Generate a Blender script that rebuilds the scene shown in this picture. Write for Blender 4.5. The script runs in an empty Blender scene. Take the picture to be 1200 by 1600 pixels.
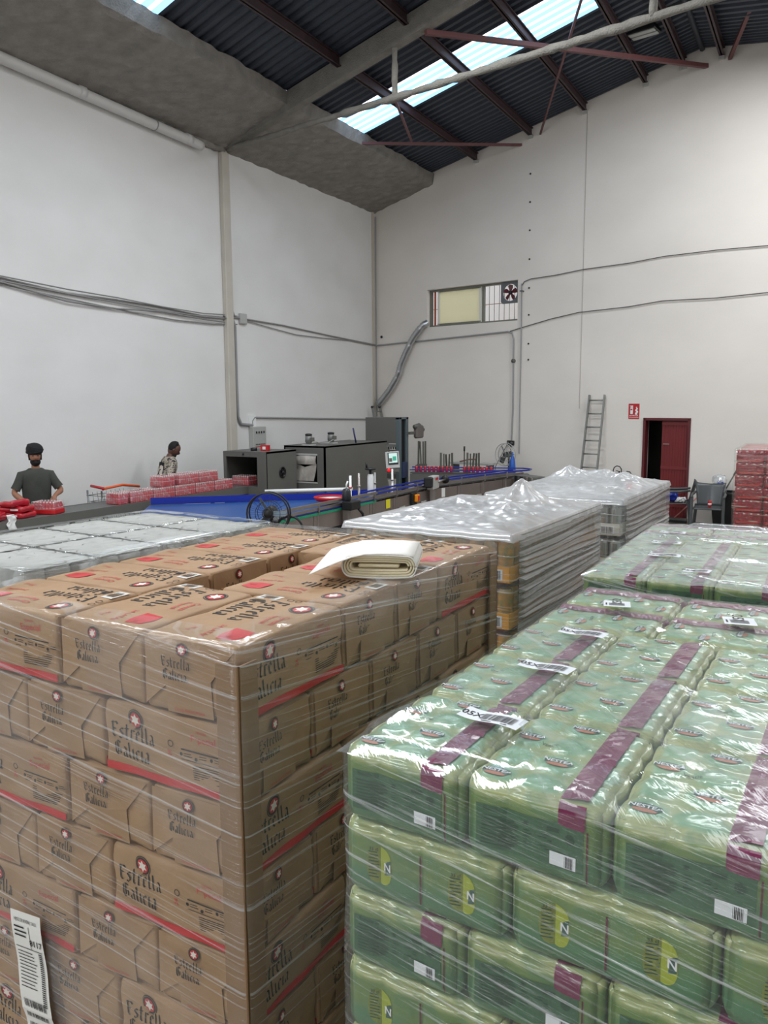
import bpy, bmesh, math, random
from mathutils import Vector, Matrix, Euler, noise
R = math.radians
D = bpy.data
SC = bpy.context.scene
COL = SC.collection
random.seed(7)

# ------------------------------------------------------------------ camera
CAM_H, FPX = 2.35, 1260.0
pitch = math.atan(171 / FPX); yaw = math.atan(695 / math.hypot(FPX, 171)); roll = R(0.35)
cd = D.cameras.new('camera'); cam = D.objects.new('camera', cd); COL.objects.link(cam)
cd.sensor_fit = 'VERTICAL'; cd.sensor_height = 36.0; cd.lens = 36.0 * FPX / 1600.0
cd.clip_start = 0.05; cd.clip_end = 200
fw = Vector((-math.sin(yaw) * math.cos(pitch), math.cos(yaw) * math.cos(pitch), -math.sin(pitch)))
rt = fw.cross(Vector((0, 0, 1))).normalized(); up = rt.cross(fw)
rt, up = rt * math.cos(roll) - up * math.sin(roll), rt * math.sin(roll) + up * math.cos(roll)
M = Matrix((rt, up, -fw)).transposed().to_4x4(); M.translation = (0, 0, CAM_H)
cam.matrix_world = M
SC.camera = cam

# ------------------------------------------------------------------ light
SC.view_settings.view_transform = 'Standard'; SC.view_settings.look = 'None'
SC.view_settings.gamma = 1.0; SC.view_settings.use_curve_mapping = False
SC.view_settings.exposure = -0.16
w = D.worlds.new('sky'); SC.world = w; w.use_nodes = True
bgn = w.node_tree.nodes['Background']; bgn.inputs[0].default_value = (0.80, 0.90, 1.0, 1); bgn.inputs[1].default_value = 1.6

def area(name, loc, sx, sy, power, color, rot=(0, 0, 0)):
    l = D.lights.new(name, 'AREA'); l.shape = 'RECTANGLE'; l.size = sx; l.size_y = sy
    l.energy = power; l.color = color
    o = D.objects.new(name, l); COL.objects.link(o); o.location = loc; o.rotation_euler = rot
    return o
# unseen lamps added for daylight: further roof lights, and an assumed loading door behind
SKYC = (0.93, 0.97, 1.0)
for i, (x, y, p) in enumerate([(-5.6, 2.2, 420), (-5.6, -3.4, 480), (.5, 13.3, 360), (1.2, 7.4, 170), (1.2, 1.6, 60), (1.2, -4.2, 150)]):
    area('added_roof_lamp', (x, y, 8.02 if x < 0 else 7.9), 5.0, 1.0, p, SKYC, (0, R(-10.5) if x < 0 else R(10.5), R(-10.7)))
area('added_roof_lamp', (-5.0, 9.0, 8.08), 3.2, 1.0, 340, SKYC, (0, R(-10.5), R(-10.7)))  # no roof light sheet here; added to brighten the back wall and far corner
area('front_fill_light', (-3.0, -11.7, 2.4), 5.0, 4.4, 230, (1.0, 0.985, 0.96), (R(90), 0, 0))  # added fill from behind for the front faces; the door is unseen

# ------------------------------------------------------------------ materials
def lin(c):
    if isinstance(c, str):
        c = tuple(int(c[i:i + 2], 16) for i in (1, 3, 5))
    return tuple(((v / 255) / 12.92 if v / 255 <= .04045 else ((v / 255 + .055) / 1.055) ** 2.4) for v in c) + (1,)

def mat(name, c, rough=.6, metal=0., spec=.5, var=0., scale=8., bump=0., bscale=None, c2=None, stretch=None,
        emit=0., coat=0., trans=0.):
    m = D.materials.new(name); m.use_nodes = True
    nt = m.node_tree; b = nt.nodes['Principled BSDF']; L = nt.links.new
    b.inputs['Base Color'].default_value = lin(c); b.inputs['Roughness'].default_value = rough
    b.inputs['Metallic'].default_value = metal; b.inputs['Specular IOR Level'].default_value = spec
    if coat: b.inputs['Coat Weight'].default_value = coat; b.inputs['Coat Roughness'].default_value = .12
    if trans: b.inputs['Transmission Weight'].default_value = trans
    if emit:
        b.inputs['Emission Color'].default_value = lin(c); b.inputs['Emission Strength'].default_value = emit
    if var or bump:
        tc = nt.nodes.new('ShaderNodeTexCoord'); mp = nt.nodes.new('ShaderNodeMapping')
        L(tc.outputs['Object'], mp.inputs[0])
        if stretch: mp.inputs['Scale'].default_value = stretch
        nz = nt.nodes.new('ShaderNodeTexNoise'); nz.inputs['Scale'].default_value = scale
        nz.inputs['Detail'].default_value = 6; L(mp.outputs[0], nz.inputs[0])
        if var:
            mr = nt.nodes.new('ShaderNodeMapRange'); mr.inputs[1].default_value = .3; mr.inputs[2].default_value = .7
            L(nz.outputs['Fac'], mr.inputs[0])
            mx = nt.nodes.new('ShaderNodeMix'); mx.data_type = 'RGBA'
            a = lin(c); bb = lin(c2) if c2 else tuple(v * (1 - var) for v in a[:3]) + (1,)
            mx.inputs[6].default_value = a; mx.inputs[7].default_value = bb
            L(mr.outputs[0], mx.inputs[0]); L(mx.outputs[2], b.inputs['Base Color'])
        if bump:
            n2 = nt.nodes.new('ShaderNodeTexNoise'); n2.inputs['Scale'].default_value = bscale or scale
            n2.inputs['Detail'].default_value = 8; L(mp.outputs[0], n2.inputs[0])
            bp = nt.nodes.new('ShaderNodeBump'); bp.inputs['Strength'].default_value = bump; bp.inputs['Distance'].default_value = .02
            L(n2.outputs['Fac'], bp.inputs['Height']); L(bp.outputs[0], b.inputs['Normal'])
    return m

def film(name, base=.06, streak=.35, veil=.0, ang=.12, sc=(2.0, 60.0), tint=(235, 238, 240), rough=.16, vert=True, thr=(.56, .72), bumpd=.004, gl=.06):
    """thin clear stretch film: see-through, glossy, with drawn-out whitish stretch marks and painted glints"""
    m = D.materials.new(name); m.use_nodes = True; nt = m.node_tree; N = nt.nodes.new; L = nt.links.new
    nt.nodes.clear()
    out = N('ShaderNodeOutputMaterial'); tr = N('ShaderNodeBsdfTransparent'); pr = N('ShaderNodeBsdfPrincipled')
    pr.inputs['Base Color'].default_value = lin(tint); pr.inputs['Roughness'].default_value = rough
    pr.inputs['Specular IOR Level'].default_value = .9
    tr.inputs[0].default_value = (.97, .98, .97, 1)
    tc = N('ShaderNodeTexCoord'); sx = N('ShaderNodeSeparateXYZ'); L(tc.outputs['Object'], sx.inputs[0])
    ad = N('ShaderNodeMath'); ad.operation = 'ADD'; L(sx.outputs[0], ad.inputs[0]); L(sx.outputs[1], ad.inputs[1])
    cb = N('ShaderNodeCombineXYZ'); L(ad.outputs[0], cb.inputs[0]); L(sx.outputs[2] if vert else sx.outputs[1], cb.inputs[1])
    if not vert: L(sx.outputs[0], cb.inputs[0])
    mp = N('ShaderNodeMapping'); mp.inputs['Rotation'].default_value = (0, 0, ang); L(cb.outputs[0], mp.inputs[0])
    m2 = N('ShaderNodeMapping'); m2.inputs['Scale'].default_value = (sc[0], sc[1], 1); L(mp.outputs[0], m2.inputs[0])
    nz = N('ShaderNodeTexNoise'); nz.inputs['Scale'].default_value = 1; nz.inputs['Detail'].default_value = 5
    nz.inputs['Distortion'].default_value = .4; L(m2.outputs[0], nz.inputs[0])
    r1 = N('ShaderNodeMapRange'); r1.inputs[1].default_value = thr[0]; r1.inputs[2].default_value = thr[1]; L(nz.outputs['Fac'], r1.inputs[0])
    nv = N('ShaderNodeTexNoise'); nv.inputs['Scale'].default_value = 2.2; nv.inputs['Detail'].default_value = 3; L(cb.outputs[0], nv.inputs[0])
    r2 = N('ShaderNodeMapRange'); r2.inputs[1].default_value = .42; r2.inputs[2].default_value = .68; L(nv.outputs['Fac'], r2.inputs[0])
    ms = N('ShaderNodeMath'); ms.operation = 'MULTIPLY'; ms.inputs[1].default_value = streak; L(r1.outputs[0], ms.inputs[0])
    mv = N('ShaderNodeMath'); mv.operation = 'MULTIPLY_ADD'; mv.inputs[1].default_value = veil; mv.inputs[2].default_value = base; L(r2.outputs[0], mv.inputs[0])
    sm = N('ShaderNodeMath'); sm.operation = 'ADD'; sm.use_clamp = True; L(ms.outputs[0], sm.inputs[0]); L(mv.outputs[0], sm.inputs[1])
    bp = N('ShaderNodeBump'); bp.inputs['Strength'].default_value = .8; bp.inputs['Distance'].default_value = bumpd
    L(nz.outputs['Fac'], bp.inputs['Height']); L(bp.outputs[0], pr.inputs['Normal'])
    mx = N('ShaderNodeMixShader'); L(sm.outputs[0], mx.inputs[0]); L(tr.outputs[0], mx.inputs[1]); L(pr.outputs[0], mx.inputs[2])
    gs = N('ShaderNodeBsdfGlossy'); gs.inputs['Roughness'].default_value = .08; L(bp.outputs[0], gs.inputs['Normal'])
    m3 = N('ShaderNodeMixShader'); m3.inputs[0].default_value = gl; L(mx.outputs[0], m3.inputs[1]); L(gs.outputs[0], m3.inputs[2])
    L(m3.outputs[0], out.inputs[0])
    return m

# ------------------------------------------------------------------ mesh helpers
class MB:
    def __init__(s): s.v = []; s.f = []; s.m = []; s.mats = []; s.sm = []
    def mi(s, m):
        if m not in s.mats: s.mats.append(m)
        return s.mats.index(m)
    def add(s, vs, fs, m, smooth=False, T=None):
        o = len(s.v); i = s.mi(m)
        s.v += [tuple(T @ Vector(p)) if T else tuple(p) for p in vs]
        s.f += [tuple(o + k for k in f) for f in fs]; s.m += [i] * len(fs); s.sm += [smooth] * len(fs)
        return s
    def box(s, c, d, m, rot=None, bev=0., T=None):
        x, y, z = (k / 2 for k in d)
        if bev:
            b = min(bev, x * .9, y * .9, z * .9); vs = []
            for sx in (-1, 1):
                for sy in (-1, 1):
                    for sz in (-1, 1):
                        vs += [(sx * x, sy * (y - b), sz * (z - b)), (sx * (x - b), sy * y, sz * (z - b)), (sx * (x - b), sy * (y - b), sz * z)]
            g = lambda a, b_, c_: (a * 4 + b_ * 2 + c_) * 3
            fs = []
            for k in (0, 1):
                q = [g(k, 0, 0), g(k, 1, 0), g(k, 1, 1), g(k, 0, 1)]; fs.append(tuple(q if k else q[::-1]))
                q = [g(0, k, 0) + 1, g(0, k, 1) + 1, g(1, k, 1) + 1, g(1, k, 0) + 1]; fs.append(tuple(q if k else q[::-1]))
                q = [g(0, 0, k) + 2, g(1, 0, k) + 2, g(1, 1, k) + 2, g(0, 1, k) + 2]; fs.append(tuple(q if k else q[::-1]))
            for i in (0, 1):
                for j in (0, 1):
                    e = (i == j)
                    q = [g(i, j, 0), g(i, j, 0) + 1, g(i, j, 1) + 1, g(i, j, 1)]; fs.append(tuple(q if e else q[::-1]))
                    q = [g(i, 0, j), g(i, 1, j), g(i, 1, j) + 2, g(i, 0, j) + 2]; fs.append(tuple(q[::-1] if e else q))
                    q = [g(0, i, j) + 1, g(1, i, j) + 1, g(1, i, j) + 2, g(0, i, j) + 2]; fs.append(tuple(q if e else q[::-1]))
            for i in (0, 1):
                for j in (0, 1):
                    for k in (0, 1):
                        q = [g(i, j, k), g(i, j, k) + 1, g(i, j, k) + 2]; fs.append(tuple(q if (i + j + k) % 2 else q[::-1]))
        else:
            vs = [(-x, -y, -z), (x, -y, -z), (x, y, -z), (-x, y, -z), (-x, -y, z), (x, -y, z), (x, y, z), (-x, y, z)]
            fs = [(0, 3, 2, 1), (4, 5, 6, 7), (0, 1, 5, 4), (1, 2, 6, 5), (2, 3, 7, 6), (3, 0, 4, 7)]
        A = Matrix.Translation(c) @ (Euler(rot).to_matrix().to_4x4() if rot else Matrix())
        return s.add(vs, fs, m, False, (T @ A) if T else A)
    def tube(s, path, r, m, n=8, caps=True, smooth=True, T=None, jit=0.):
        P = [Vector(p) for p in path]; rr = r if isinstance(r, (list, tuple)) else [r] * len(P)
        vs = []; fs = []; u = None
        for i, p in enumerate(P):
            t = (P[min(i + 1, len(P) - 1)] - P[max(i - 1, 0)]).normalized()
            if u is None: u = t.orthogonal().normalized()
            u = (u - t * u.dot(t)); u = u.normalized() if u.length > 1e-6 else t.orthogonal().normalized()
            w_ = t.cross(u)
            for k in range(n):
                a = 2 * math.pi * k / n; q = rr[i] * (1 + (random.uniform(-jit, jit) if jit else 0))
                vs.append(tuple(p + (u * math.cos(a) + w_ * math.sin(a)) * q))
        for i in range(len(P) - 1):
            for k in range(n):
                fs.append((i * n + k, i * n + (k + 1) % n, (i + 1) * n + (k + 1) % n, (i + 1) * n + k))
        if caps: fs += [tuple(range(n))[::-1], tuple((len(P) - 1) * n + k for k in range(n))]
        return s.add(vs, fs, m, smooth, T)
    def bar(s, a, b, w_, h, m, T=None):
        a, b = Vector(a), Vector(b); d = b - a; L_ = d.length
        q = d.to_track_quat('Y', 'Z').to_matrix().to_4x4(); q.translation = (a + b) / 2
        return s.box((0, 0, 0), (w_, L_, h), m, T=(T @ q) if T else q)
    def lathe(s, prof, m, n=14, c=(0, 0, 0), T=None, smooth=True):
        vs = []; fs = []; k = len(prof)
        for r, z in prof:
            for i in range(n):
                a = 2 * math.pi * i / n; vs.append((c[0] + r * math.cos(a), c[1] + r * math.sin(a), c[2] + z))
        for j in range(k - 1):
            for i in range(n):
                fs.append((j * n + i, j * n + (i + 1) % n, (j + 1) * n + (i + 1) % n, (j + 1) * n + i))
        if prof[0][0] > 1e-5: fs.append(tuple(range(n))[::-1])
        if prof[-1][0] > 1e-5: fs.append(tuple((k - 1) * n + i for i in range(n)))
        return s.add(vs, fs, m, smooth, T)
    def prism(s, poly, z0, z1, m, T=None):
        n = len(poly); vs = [(x, y, z0) for x, y in poly] + [(x, y, z1) for x, y in poly]
        fs = [tuple(range(n))[::-1], tuple(range(n, 2 * n))] + [(i, (i + 1) % n, n + (i + 1) % n, n + i) for i in range(n)]
        return s.add(vs, fs, m, False, T)
    def mesh(s, name):
        me = D.meshes.new(name); me.from_pydata(s.v, [], s.f)
        for m in s.mats: me.materials.append(m)
        me.polygons.foreach_set('material_index', s.m); me.polygons.foreach_set('use_smooth', s.sm); me.update()
        return me
    def obj(s, name, parent=None, **k): return ob(name, s.mesh(name), parent, **k)

def ob(name, me, parent=None, loc=None, rot=None, label=None, cat=None, group=None, kind=None):
    o = D.objects.new(name, me); COL.objects.link(o)
    if loc is not None: o.location = loc
    if rot is not None: o.rotation_euler = (0, 0, rot) if isinstance(rot, (int, float)) else rot
    if parent: o.parent = parent
    if label: o['label'] = label
    if cat: o['category'] = cat
    if group: o['group'] = group
    if kind: o['kind'] = kind
    return o
def thing(name, label, cat, loc=(0, 0, 0), rot=0., group=None): return ob(name, None, None, loc, rot, label, cat, group)
def struct(name, mb, parent=None, **k):
    return mb.obj(name, parent, **({} if parent else {'kind': 'structure'}), **k)
def dup(o, loc, rot=0., label=None, group=None, parent=None):
    """copy of a thing with copies of its parts and sub-parts (shared mesh data)"""
    def cp(a, par):
        c = a.copy(); COL.objects.link(c); c.parent = par
        for ch in a.children: cp(ch, c)
        return c
    c = cp(o, parent); c.location = loc; c.rotation_euler = (0, 0, rot)
    if label: c['label'] = label
    if group: c['group'] = group
    return c

def soft_box(mb, d, r, seg, m, disp=None, T=None):
    """rounded box on a grid; disp(p, q) moves a surface point p (q = its place on the sharp box, -1..1)"""
    hx, hy, hz = (k / 2 for k in d); key = {}; vs = []; fs = []
    def vert(p):
        k = tuple(round(c, 5) for c in p)
        if k in key: return key[k]
        q = Vector(p); inn = Vector([max(-h + r, min(h - r, c)) for c, h in zip(p, (hx, hy, hz))]); dd = q - inn
        s_ = inn + dd.normalized() * r if dd.length > 1e-7 else q
        if disp: s_ = disp(s_, Vector((p[0] / hx, p[1] / hy, p[2] / hz)))
        key[k] = len(vs); vs.append(tuple(s_)); return key[k]
    def ticks(h, n):
        t = [-h, -h + r * .3, -h + r]; e = [h - r, h - r * .3, h]
        return t + [(-h + r) + (2 * h - 2 * r) * i / n for i in range(1, n)] + e
    X, Y, Z = ticks(hx, seg[0]), ticks(hy, seg[1]), ticks(hz, seg[2])
    def face(A, B, f, flip):
        for i in range(len(A) - 1):
            for j in range(len(B) - 1):
                q = [vert(f(A[i], B[j])), vert(f(A[i + 1], B[j])), vert(f(A[i + 1], B[j + 1])), vert(f(A[i], B[j + 1]))]
                fs.append(tuple(q[::-1] if flip else q))
    face(X, Y, lambda a, b: (a, b, hz), False); face(X, Y, lambda a, b: (a, b, -hz), True)
    face(X, Z, lambda a, b: (a, -hy, b), False); face(X, Z, lambda a, b: (a, hy, b), True)
    face(Y, Z, lambda a, b: (hx, a, b), False); face(Y, Z, lambda a, b: (-hx, a, b), True)
    return mb.add(vs, fs, m, True, T)

_txt = {}
def text_geo(t, bold=.0):
    """flat outline of a word, height of capitals 1, starting at x = 0"""
    if (t, bold) in _txt: return _txt[(t, bold)]
    c = D.curves.new('t', 'FONT'); c.body = t; c.size = 1.42; c.offset = bold; c.resolution_u = 2; c.align_x = 'LEFT'
    o = D.objects.new('t', c); COL.objects.link(o); bpy.context.view_layer.update()
    me = D.meshes.new_from_object(o.evaluated_get(bpy.context.evaluated_depsgraph_get()))
    vs = [(v.co.x, v.co.y) for v in me.vertices]; fs = [tuple(p.vertices) for p in me.polygons]
    D.objects.remove(o); D.curves.remove(c); D.meshes.remove(me)
    w_ = max((v[0] for v in vs), default=1)
    _txt[(t, bold)] = (vs, fs, w_); return _txt[(t, bold)]

GLY = {
 't': (.55, [[(.22, 1.4), (.22, .18), (.36, .02), (.52, .14)], [(.02, 1.0), (.48, 1.0)]]),
 's': (.58, [[(.52, .9), (.32, 1.0), (.12, .78), (.46, .48), (.46, .2), (.28, .02), (.04, .14)]]),
 'r': (.55, [[(.02, .92), (.16, 1.0), (.16, .06), (.3, .02)], [(.16, .8), (.36, 1.0), (.5, .86)]]),
 'e': (.56, [[(.14, .5), (.46, .72), (.3, 1.0), (.12, .78), (.12, .22), (.28, .02), (.5, .18)]]),
 'l': (.4, [[(.06, 1.45), (.16, 1.5), (.16, .18), (.28, .02), (.38, .12)]]),
 'a': (.62, [[(.08, .86), (.28, 1.0), (.46, .84), (.46, .14), (.58, .02)], [(.46, .56), (.14, .42), (.12, .14), (.26, .02), (.46, .18)]]),
 'i': (.36, [[(.02, .92), (.15, 1.0), (.15, .16), (.28, .02)], [(.1, 1.3), (.2, 1.36)]]),
 'c': (.54, [[(.5, .86), (.32, 1.0), (.12, .78), (.12, .22), (.28, .02), (.5, .16)]]),
 'E': (.9, [[(.84, 1.26), (.62, 1.46), (.3, 1.36), (.2, 1.46), (.06, 1.3)], [(.24, 1.38), (.24, .2), (.46, .02), (.84, .3)], [(.1, .72), (.3, .84), (.66, .8)]]),
 'G': (.95, [[(.82, 1.28), (.5, 1.48), (.14, 1.2), (.14, .3), (.42, .02), (.76, .2), (.76, .72), (.52, .66)], [(.44, 1.36), (.44, .24)]]),
}
def black_letter(t, nib=(.085, .05)):
    """words in a broken black letter hand: every stroke swept with a slanted broad nib"""
    vs = []; fs = []; x = 0
    for ch in t:
        wd, st = GLY[ch]
        for pl in st:
            for a, b in zip(pl, pl[1:]):
                o = len(vs); n = nib
                vs += [(x + a[0] - n[0], a[1] - n[1]), (x + a[0] + n[0], a[1] + n[1]), (x + b[0] + n[0], b[1] + n[1]), (x + b[0] - n[0], b[1] - n[1])]
                vs += [(x + b[0] - .03, b[1] - n[1] - .03), (x + b[0] + n[0], b[1] + n[1])]
                fs.append((o, o + 3, o + 2, o + 1) if (b[0] - a[0]) * n[1] - (b[1] - a[1]) * n[0] < 0 else (o, o + 1, o + 2, o + 3))
        x += wd + .1
    return vs, fs, x - .1

class Decal:
    """flat print on one face: fn(a, b, off) -> point; a to the right, b up, in metres"""
    def __init__(s, mb, fn): s.mb = mb; s.fn = fn
    def put(s, geo, x, y, h, m, off=.0012, center=True, sx=1., rot=0.):
        vs, fs, w_ = geo; dx = -w_ / 2 if center else 0; ca, sa = math.cos(rot), math.sin(rot)
        P = []
        for a, b in vs:
            a, b = (a + dx) * h * sx, b * h; P.append(s.fn(x + a * ca - b * sa, y + a * sa + b * ca, off))
        s.mb.add(P, fs, m)
    def rect(s, x0, y0, x1, y1, m, off=.0009, nx=1, ny=1, wave=0.):
        P = []; F = []
        for j in range(ny + 1):
            for i in range(nx + 1):
                P.append(s.fn(x0 + (x1 - x0) * i / nx, y0 + (y1 - y0) * j / ny, off))
        for j in range(ny):
            for i in range(nx):
                k = j * (nx + 1) + i; F.append((k, k + 1, k + nx + 2, k + nx + 1))
        s.mb.add(P, F, m)
    def disc(s, x, y, r, m, off=.0009, n=20, ry=None, r0=0.):
        ry = ry or r
        if r0:
            P = [s.fn(x + q * k * math.cos(2 * math.pi * i / n), y + q * k * ry / r * math.sin(2 * math.pi * i / n), off) for q in (r0, r) for i in range(n) for k in (1,)]
            s.mb.add(P, [(i, n + i, n + (i + 1) % n, (i + 1) % n)[::1] for i in range(n)], m)
        else:
            P = [s.fn(x, y, off)] + [s.fn(x + q * r * math.cos(2 * math.pi * i / n), y + q * ry * math.sin(2 * math.pi * i / n), off) for q in (.5, 1) for i in range(n)]
            s.mb.add(P, [(0, 1 + i, 1 + (i + 1) % n) for i in range(n)] + [(1 + i, 1 + n + i, 1 + n + (i + 1) % n, 1 + (i + 1) % n) for i in range(n)], m)
    def star(s, x, y, r, m, off=.002, k=6):
        P = [s.fn(x, y, off)]; n = 2 * k
        P += [s.fn(x + (r if i % 2 == 0 else r * .56) * math.sin(2 * math.pi * i / n), y + (r if i % 2 == 0 else r * .56) * math.cos(2 * math.pi * i / n), off) for i in range(n)]
        s.mb.add(P, [(0, 1 + (i + 1) % n, 1 + i) for i in range(n)], m)
    def lines(s, x0, y0, x1, y1, n, m, off=.0012, fill=.45):
        for i in range(n):
            yy = y1 - (y1 - y0) * (i + .5) / n; hh = (y1 - y0) / n * fill / 2
            s.rect(x0, yy - hh, x1 - random.random() * .25 * (x1 - x0), yy + hh, m, off)
    def bars(s, x0, y0, x1, y1, n, m, off=.0016):
        xs = x0; rnd = random.Random(3)
        for i in range(n):
            wd = (x1 - x0) / n; s.rect(x0 + i * wd, y0, x0 + i * wd + wd * rnd.uniform(.25, .75), y1, m, off)
def side(hx, hy, hz):
    """face mappings of a box with half sizes"""
    return {'-y': lambda a, b, o: (a, -hy - o, b), '+y': lambda a, b, o: (-a, hy + o, b),
            '+x': lambda a, b, o: (hx + o, a, b), '-x': lambda a, b, o: (-hx - o, -a, b), 'top': lambda a, b, o: (a, b, hz + o)}

# ------------------------------------------------------------------ palette
m_wall = mat('painted wall', (228, 226, 224), .85, var=.05, scale=.9, bump=.12, bscale=5, c2=(220, 218, 215), stretch=(1, 1, 1.6))
m_wallb = mat('painted wall warm', (232, 225, 217), .85, var=.05, scale=.7, bump=.12, bscale=5, c2=(224, 217, 209), stretch=(1, 1, 1.6))
m_conc = mat('sprayed concrete', (150, 145, 138), .95, var=.3, scale=5, bump=1., bscale=38)
m_floor = mat('concrete floor', (128, 121, 111), .7, var=.2, scale=1.6, bump=.1)
m_roof = mat('dark roof sheet', (60, 66, 77), .55, metal=.3, var=.2, scale=3)
m_red_st = mat('red oxide steel', (62, 42, 46), .6, var=.3, scale=6)
m_pipe = mat('white pvc', (205, 203, 200), .4)
m_grey_c = mat('grey conduit', (150, 150, 150), .5)
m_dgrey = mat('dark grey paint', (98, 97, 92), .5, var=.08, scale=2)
m_lgrey = mat('light grey paint', (176, 176, 172), .5)
m_black = mat('black plastic', (22, 22, 24), .45)
m_dark = mat('dark void', (10, 10, 12), .9)  # shade of unlit hollows put in as near-black
m_steel = mat('stainless steel', (168, 160, 156), .35, metal=.85, var=.15, scale=4)
m_alu = mat('aluminium', (190, 192, 194), .3, metal=.9, bump=.3, bscale=30)
m_blue = mat('blue plastic rail', (24, 46, 150), .35)
m_belt = mat('blue belt', (24, 76, 142), .4)
m_green = mat('green guide', (20, 150, 110), .4)
m_white = mat('white', (232, 232, 230), .5)
m_redp = mat('bright red', (190, 28, 34), .4)
m_yel = mat('yellow', (226, 214, 40), .5)
m_orange = mat('orange', (232, 140, 20), .4)
# ================================================================== the hall
XL = -10.119                                    # left wall plane
DL = Vector((-.982, .186, 0)).normalized()      # direction of the back wall (it is not quite square to the side wall)
COR = Vector((XL, 18.141, 0))
NB = Vector((-DL.y, DL.x, 0)) * 1.0             # back wall normal, into the room
if NB.y > 0: NB = -NB
def BW(s, z, off=0.): p = COR - DL * s + NB * off; return Vector((p.x, p.y, z))
TRO = Vector((XL, 12.4, 0))
def TR(s, z, off=0.): p = TRO - DL * s + NB * off; return Vector((p.x, p.y, z))
BWM = Matrix(((-DL.x, -NB.x, 0, COR.x), (-DL.y, -NB.y, 0, COR.y), (0, 0, 1, 0), (0, 0, 0, 1)))   # (s, depth behind face, z) -> world
XR_ = -2.4
def zroof(x): return 7.85 + .185 * (x + 7.2) if x < XR_ else 7.85 + .185 * (XR_ + 7.2) - .185 * (x - XR_)
def skew(x, c): return c - .1894 * (x - XL)

fl = MB(); fl.box((-2.5, 2.5, -.05), (16.6, 34, .1), m_floor); struct('floor', fl)

wl = MB(); wl.box((XL - .12, 3.3, 4), (.24, 30.4, 8), m_wall); struct('wall_left', wl)
wr = MB(); wr.box((5.42, 1.8, 3.7), (.24, 27.4, 7.4), m_wall); struct('wall_right', wr)
wf = MB()
wf.box((-8.0, -12, 4), (4.6, .24, 8), m_wall); wf.box((2.6, -12, 4), (5.6, .24, 8), m_wall); wf.box((-2.95, -12, 6.7), (5.5, .24, 3.9), m_wall)
struct('wall_front', wf)

# back wall with the openings of the window and the door, gable top under the roof
wb = MB()
def cell(s0, s1, z0, z1=None):
    zt = (lambda s: z1) if z1 is not None else (lambda s: zroof(BW(s, 0).x) + .03)
    p = [(s0, 0, z0), (s1, 0, z0), (s1, 0, zt(s1)), (s0, 0, zt(s0))]
    v = p + [(a, .26, c) for a, b, c in p]
    wb.add(v, [(0, 1, 2, 3), (7, 6, 5, 4), (0, 4, 5, 1), (1, 5, 6, 2), (2, 6, 7, 3), (3, 7, 4, 0)], m_wallb, T=BWM)
S_RIDGE = (XR_ - XL) / .9825
for s0, s1, op in ((-.26, 1.60, None), (1.60, 4.07, (4.13, 5.0)), (4.07, 7.02, None), (7.02, S_RIDGE, (0, 2.015)), (S_RIDGE, 7.94, (0, 2.015)), (7.94, 15.7, None)):
    if op is None: cell(s0, s1, 0)
    else:
        if op[0] > 0: cell(s0, s1, 0, op[0])
        cell(s0, s1, op[1])
struct('wall_back', wb)
# store room behind the door and the neighbouring wall seen through the window
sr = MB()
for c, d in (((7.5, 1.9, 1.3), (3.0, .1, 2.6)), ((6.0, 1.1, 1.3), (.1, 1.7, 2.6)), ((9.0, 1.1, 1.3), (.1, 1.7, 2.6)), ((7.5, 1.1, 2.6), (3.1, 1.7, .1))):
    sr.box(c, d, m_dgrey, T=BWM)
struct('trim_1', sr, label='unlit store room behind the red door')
nb_ = MB(); nb_.box((3.0, 3.2, 3.2), (14, .2, 6.4), mat('neighbour wall', (238, 228, 222), .9, var=.08, scale=.6), T=BWM)
nb_.box((3.1, 3.05, 4.72), (1.1, .12, .34), mat('ochre band', (222, 176, 120), .9), T=BWM)
struct('trim_2', nb_, label='pale wall of the neighbouring building outside the window')

# ---- ceiling: roof sheets, roof lights, purlins, truss
ceil = ob('ceiling', None, kind='structure', label='pitched roof of dark ribbed sheets on red steel purlins')
m_sky1 = mat('roof light pale', (150, 200, 244), .4, emit=1.9)
m_sky2 = mat('roof light clear', (240, 250, 255), .4, emit=2.8)
def sheet(name, c0, c1, x0, x1, m, m2=None, nrib=5):
    mb = MB(); pr = []; wd = (c1 - c0) / nrib
    for i in range(nrib):
        a = c0 + i * wd; pr += [(a, 0), (a + wd * .38, 0), (a + wd * .5, .045), (a + wd * .82, .045)]
    pr.append((c1, 0))
    for k in range(len(pr) - 1):
        (a, h0), (b, h1) = pr[k], pr[k + 1]
        vs = [(x0, skew(x0, a), zroof(x0) + h0), (x1, skew(x1, a), zroof(x1) + h0), (x1, skew(x1, b), zroof(x1) + h1), (x0, skew(x0, b), zroof(x0) + h1)]
        mb.add(vs, [(0, 1, 2, 3)], m2 if (m2 and h0 == 0 and h1 == 0) else m)
    return mb.obj(name, ceil)
XE = -8.46
edges = [2.6, 3.6, 4.6, 5.6, 6.5, 7.4, 8.27, 9.27, 10.2, 11.13, 12.06, 13.0, 13.93, 14.93, 15.9, 16.9, 17.6, 18.16]
for a, b in zip(edges, edges[1:]):
    if a in (8.27, 13.93, 2.6):
        sheet('skylight_sheet', a, b, XE, -3.43, m_sky1, m_sky2)['label'] = 'translucent bluish white roof light sheet'
        sheet('roof_sheet', a, b, -3.43, XR_, m_roof)
    else: sheet('roof_sheet', a, b, XE, XR_, m_roof)
    if a > 9: sheet('roof_sheet', a, b, XR_, 2.5, m_roof)
rr = MB()
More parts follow.
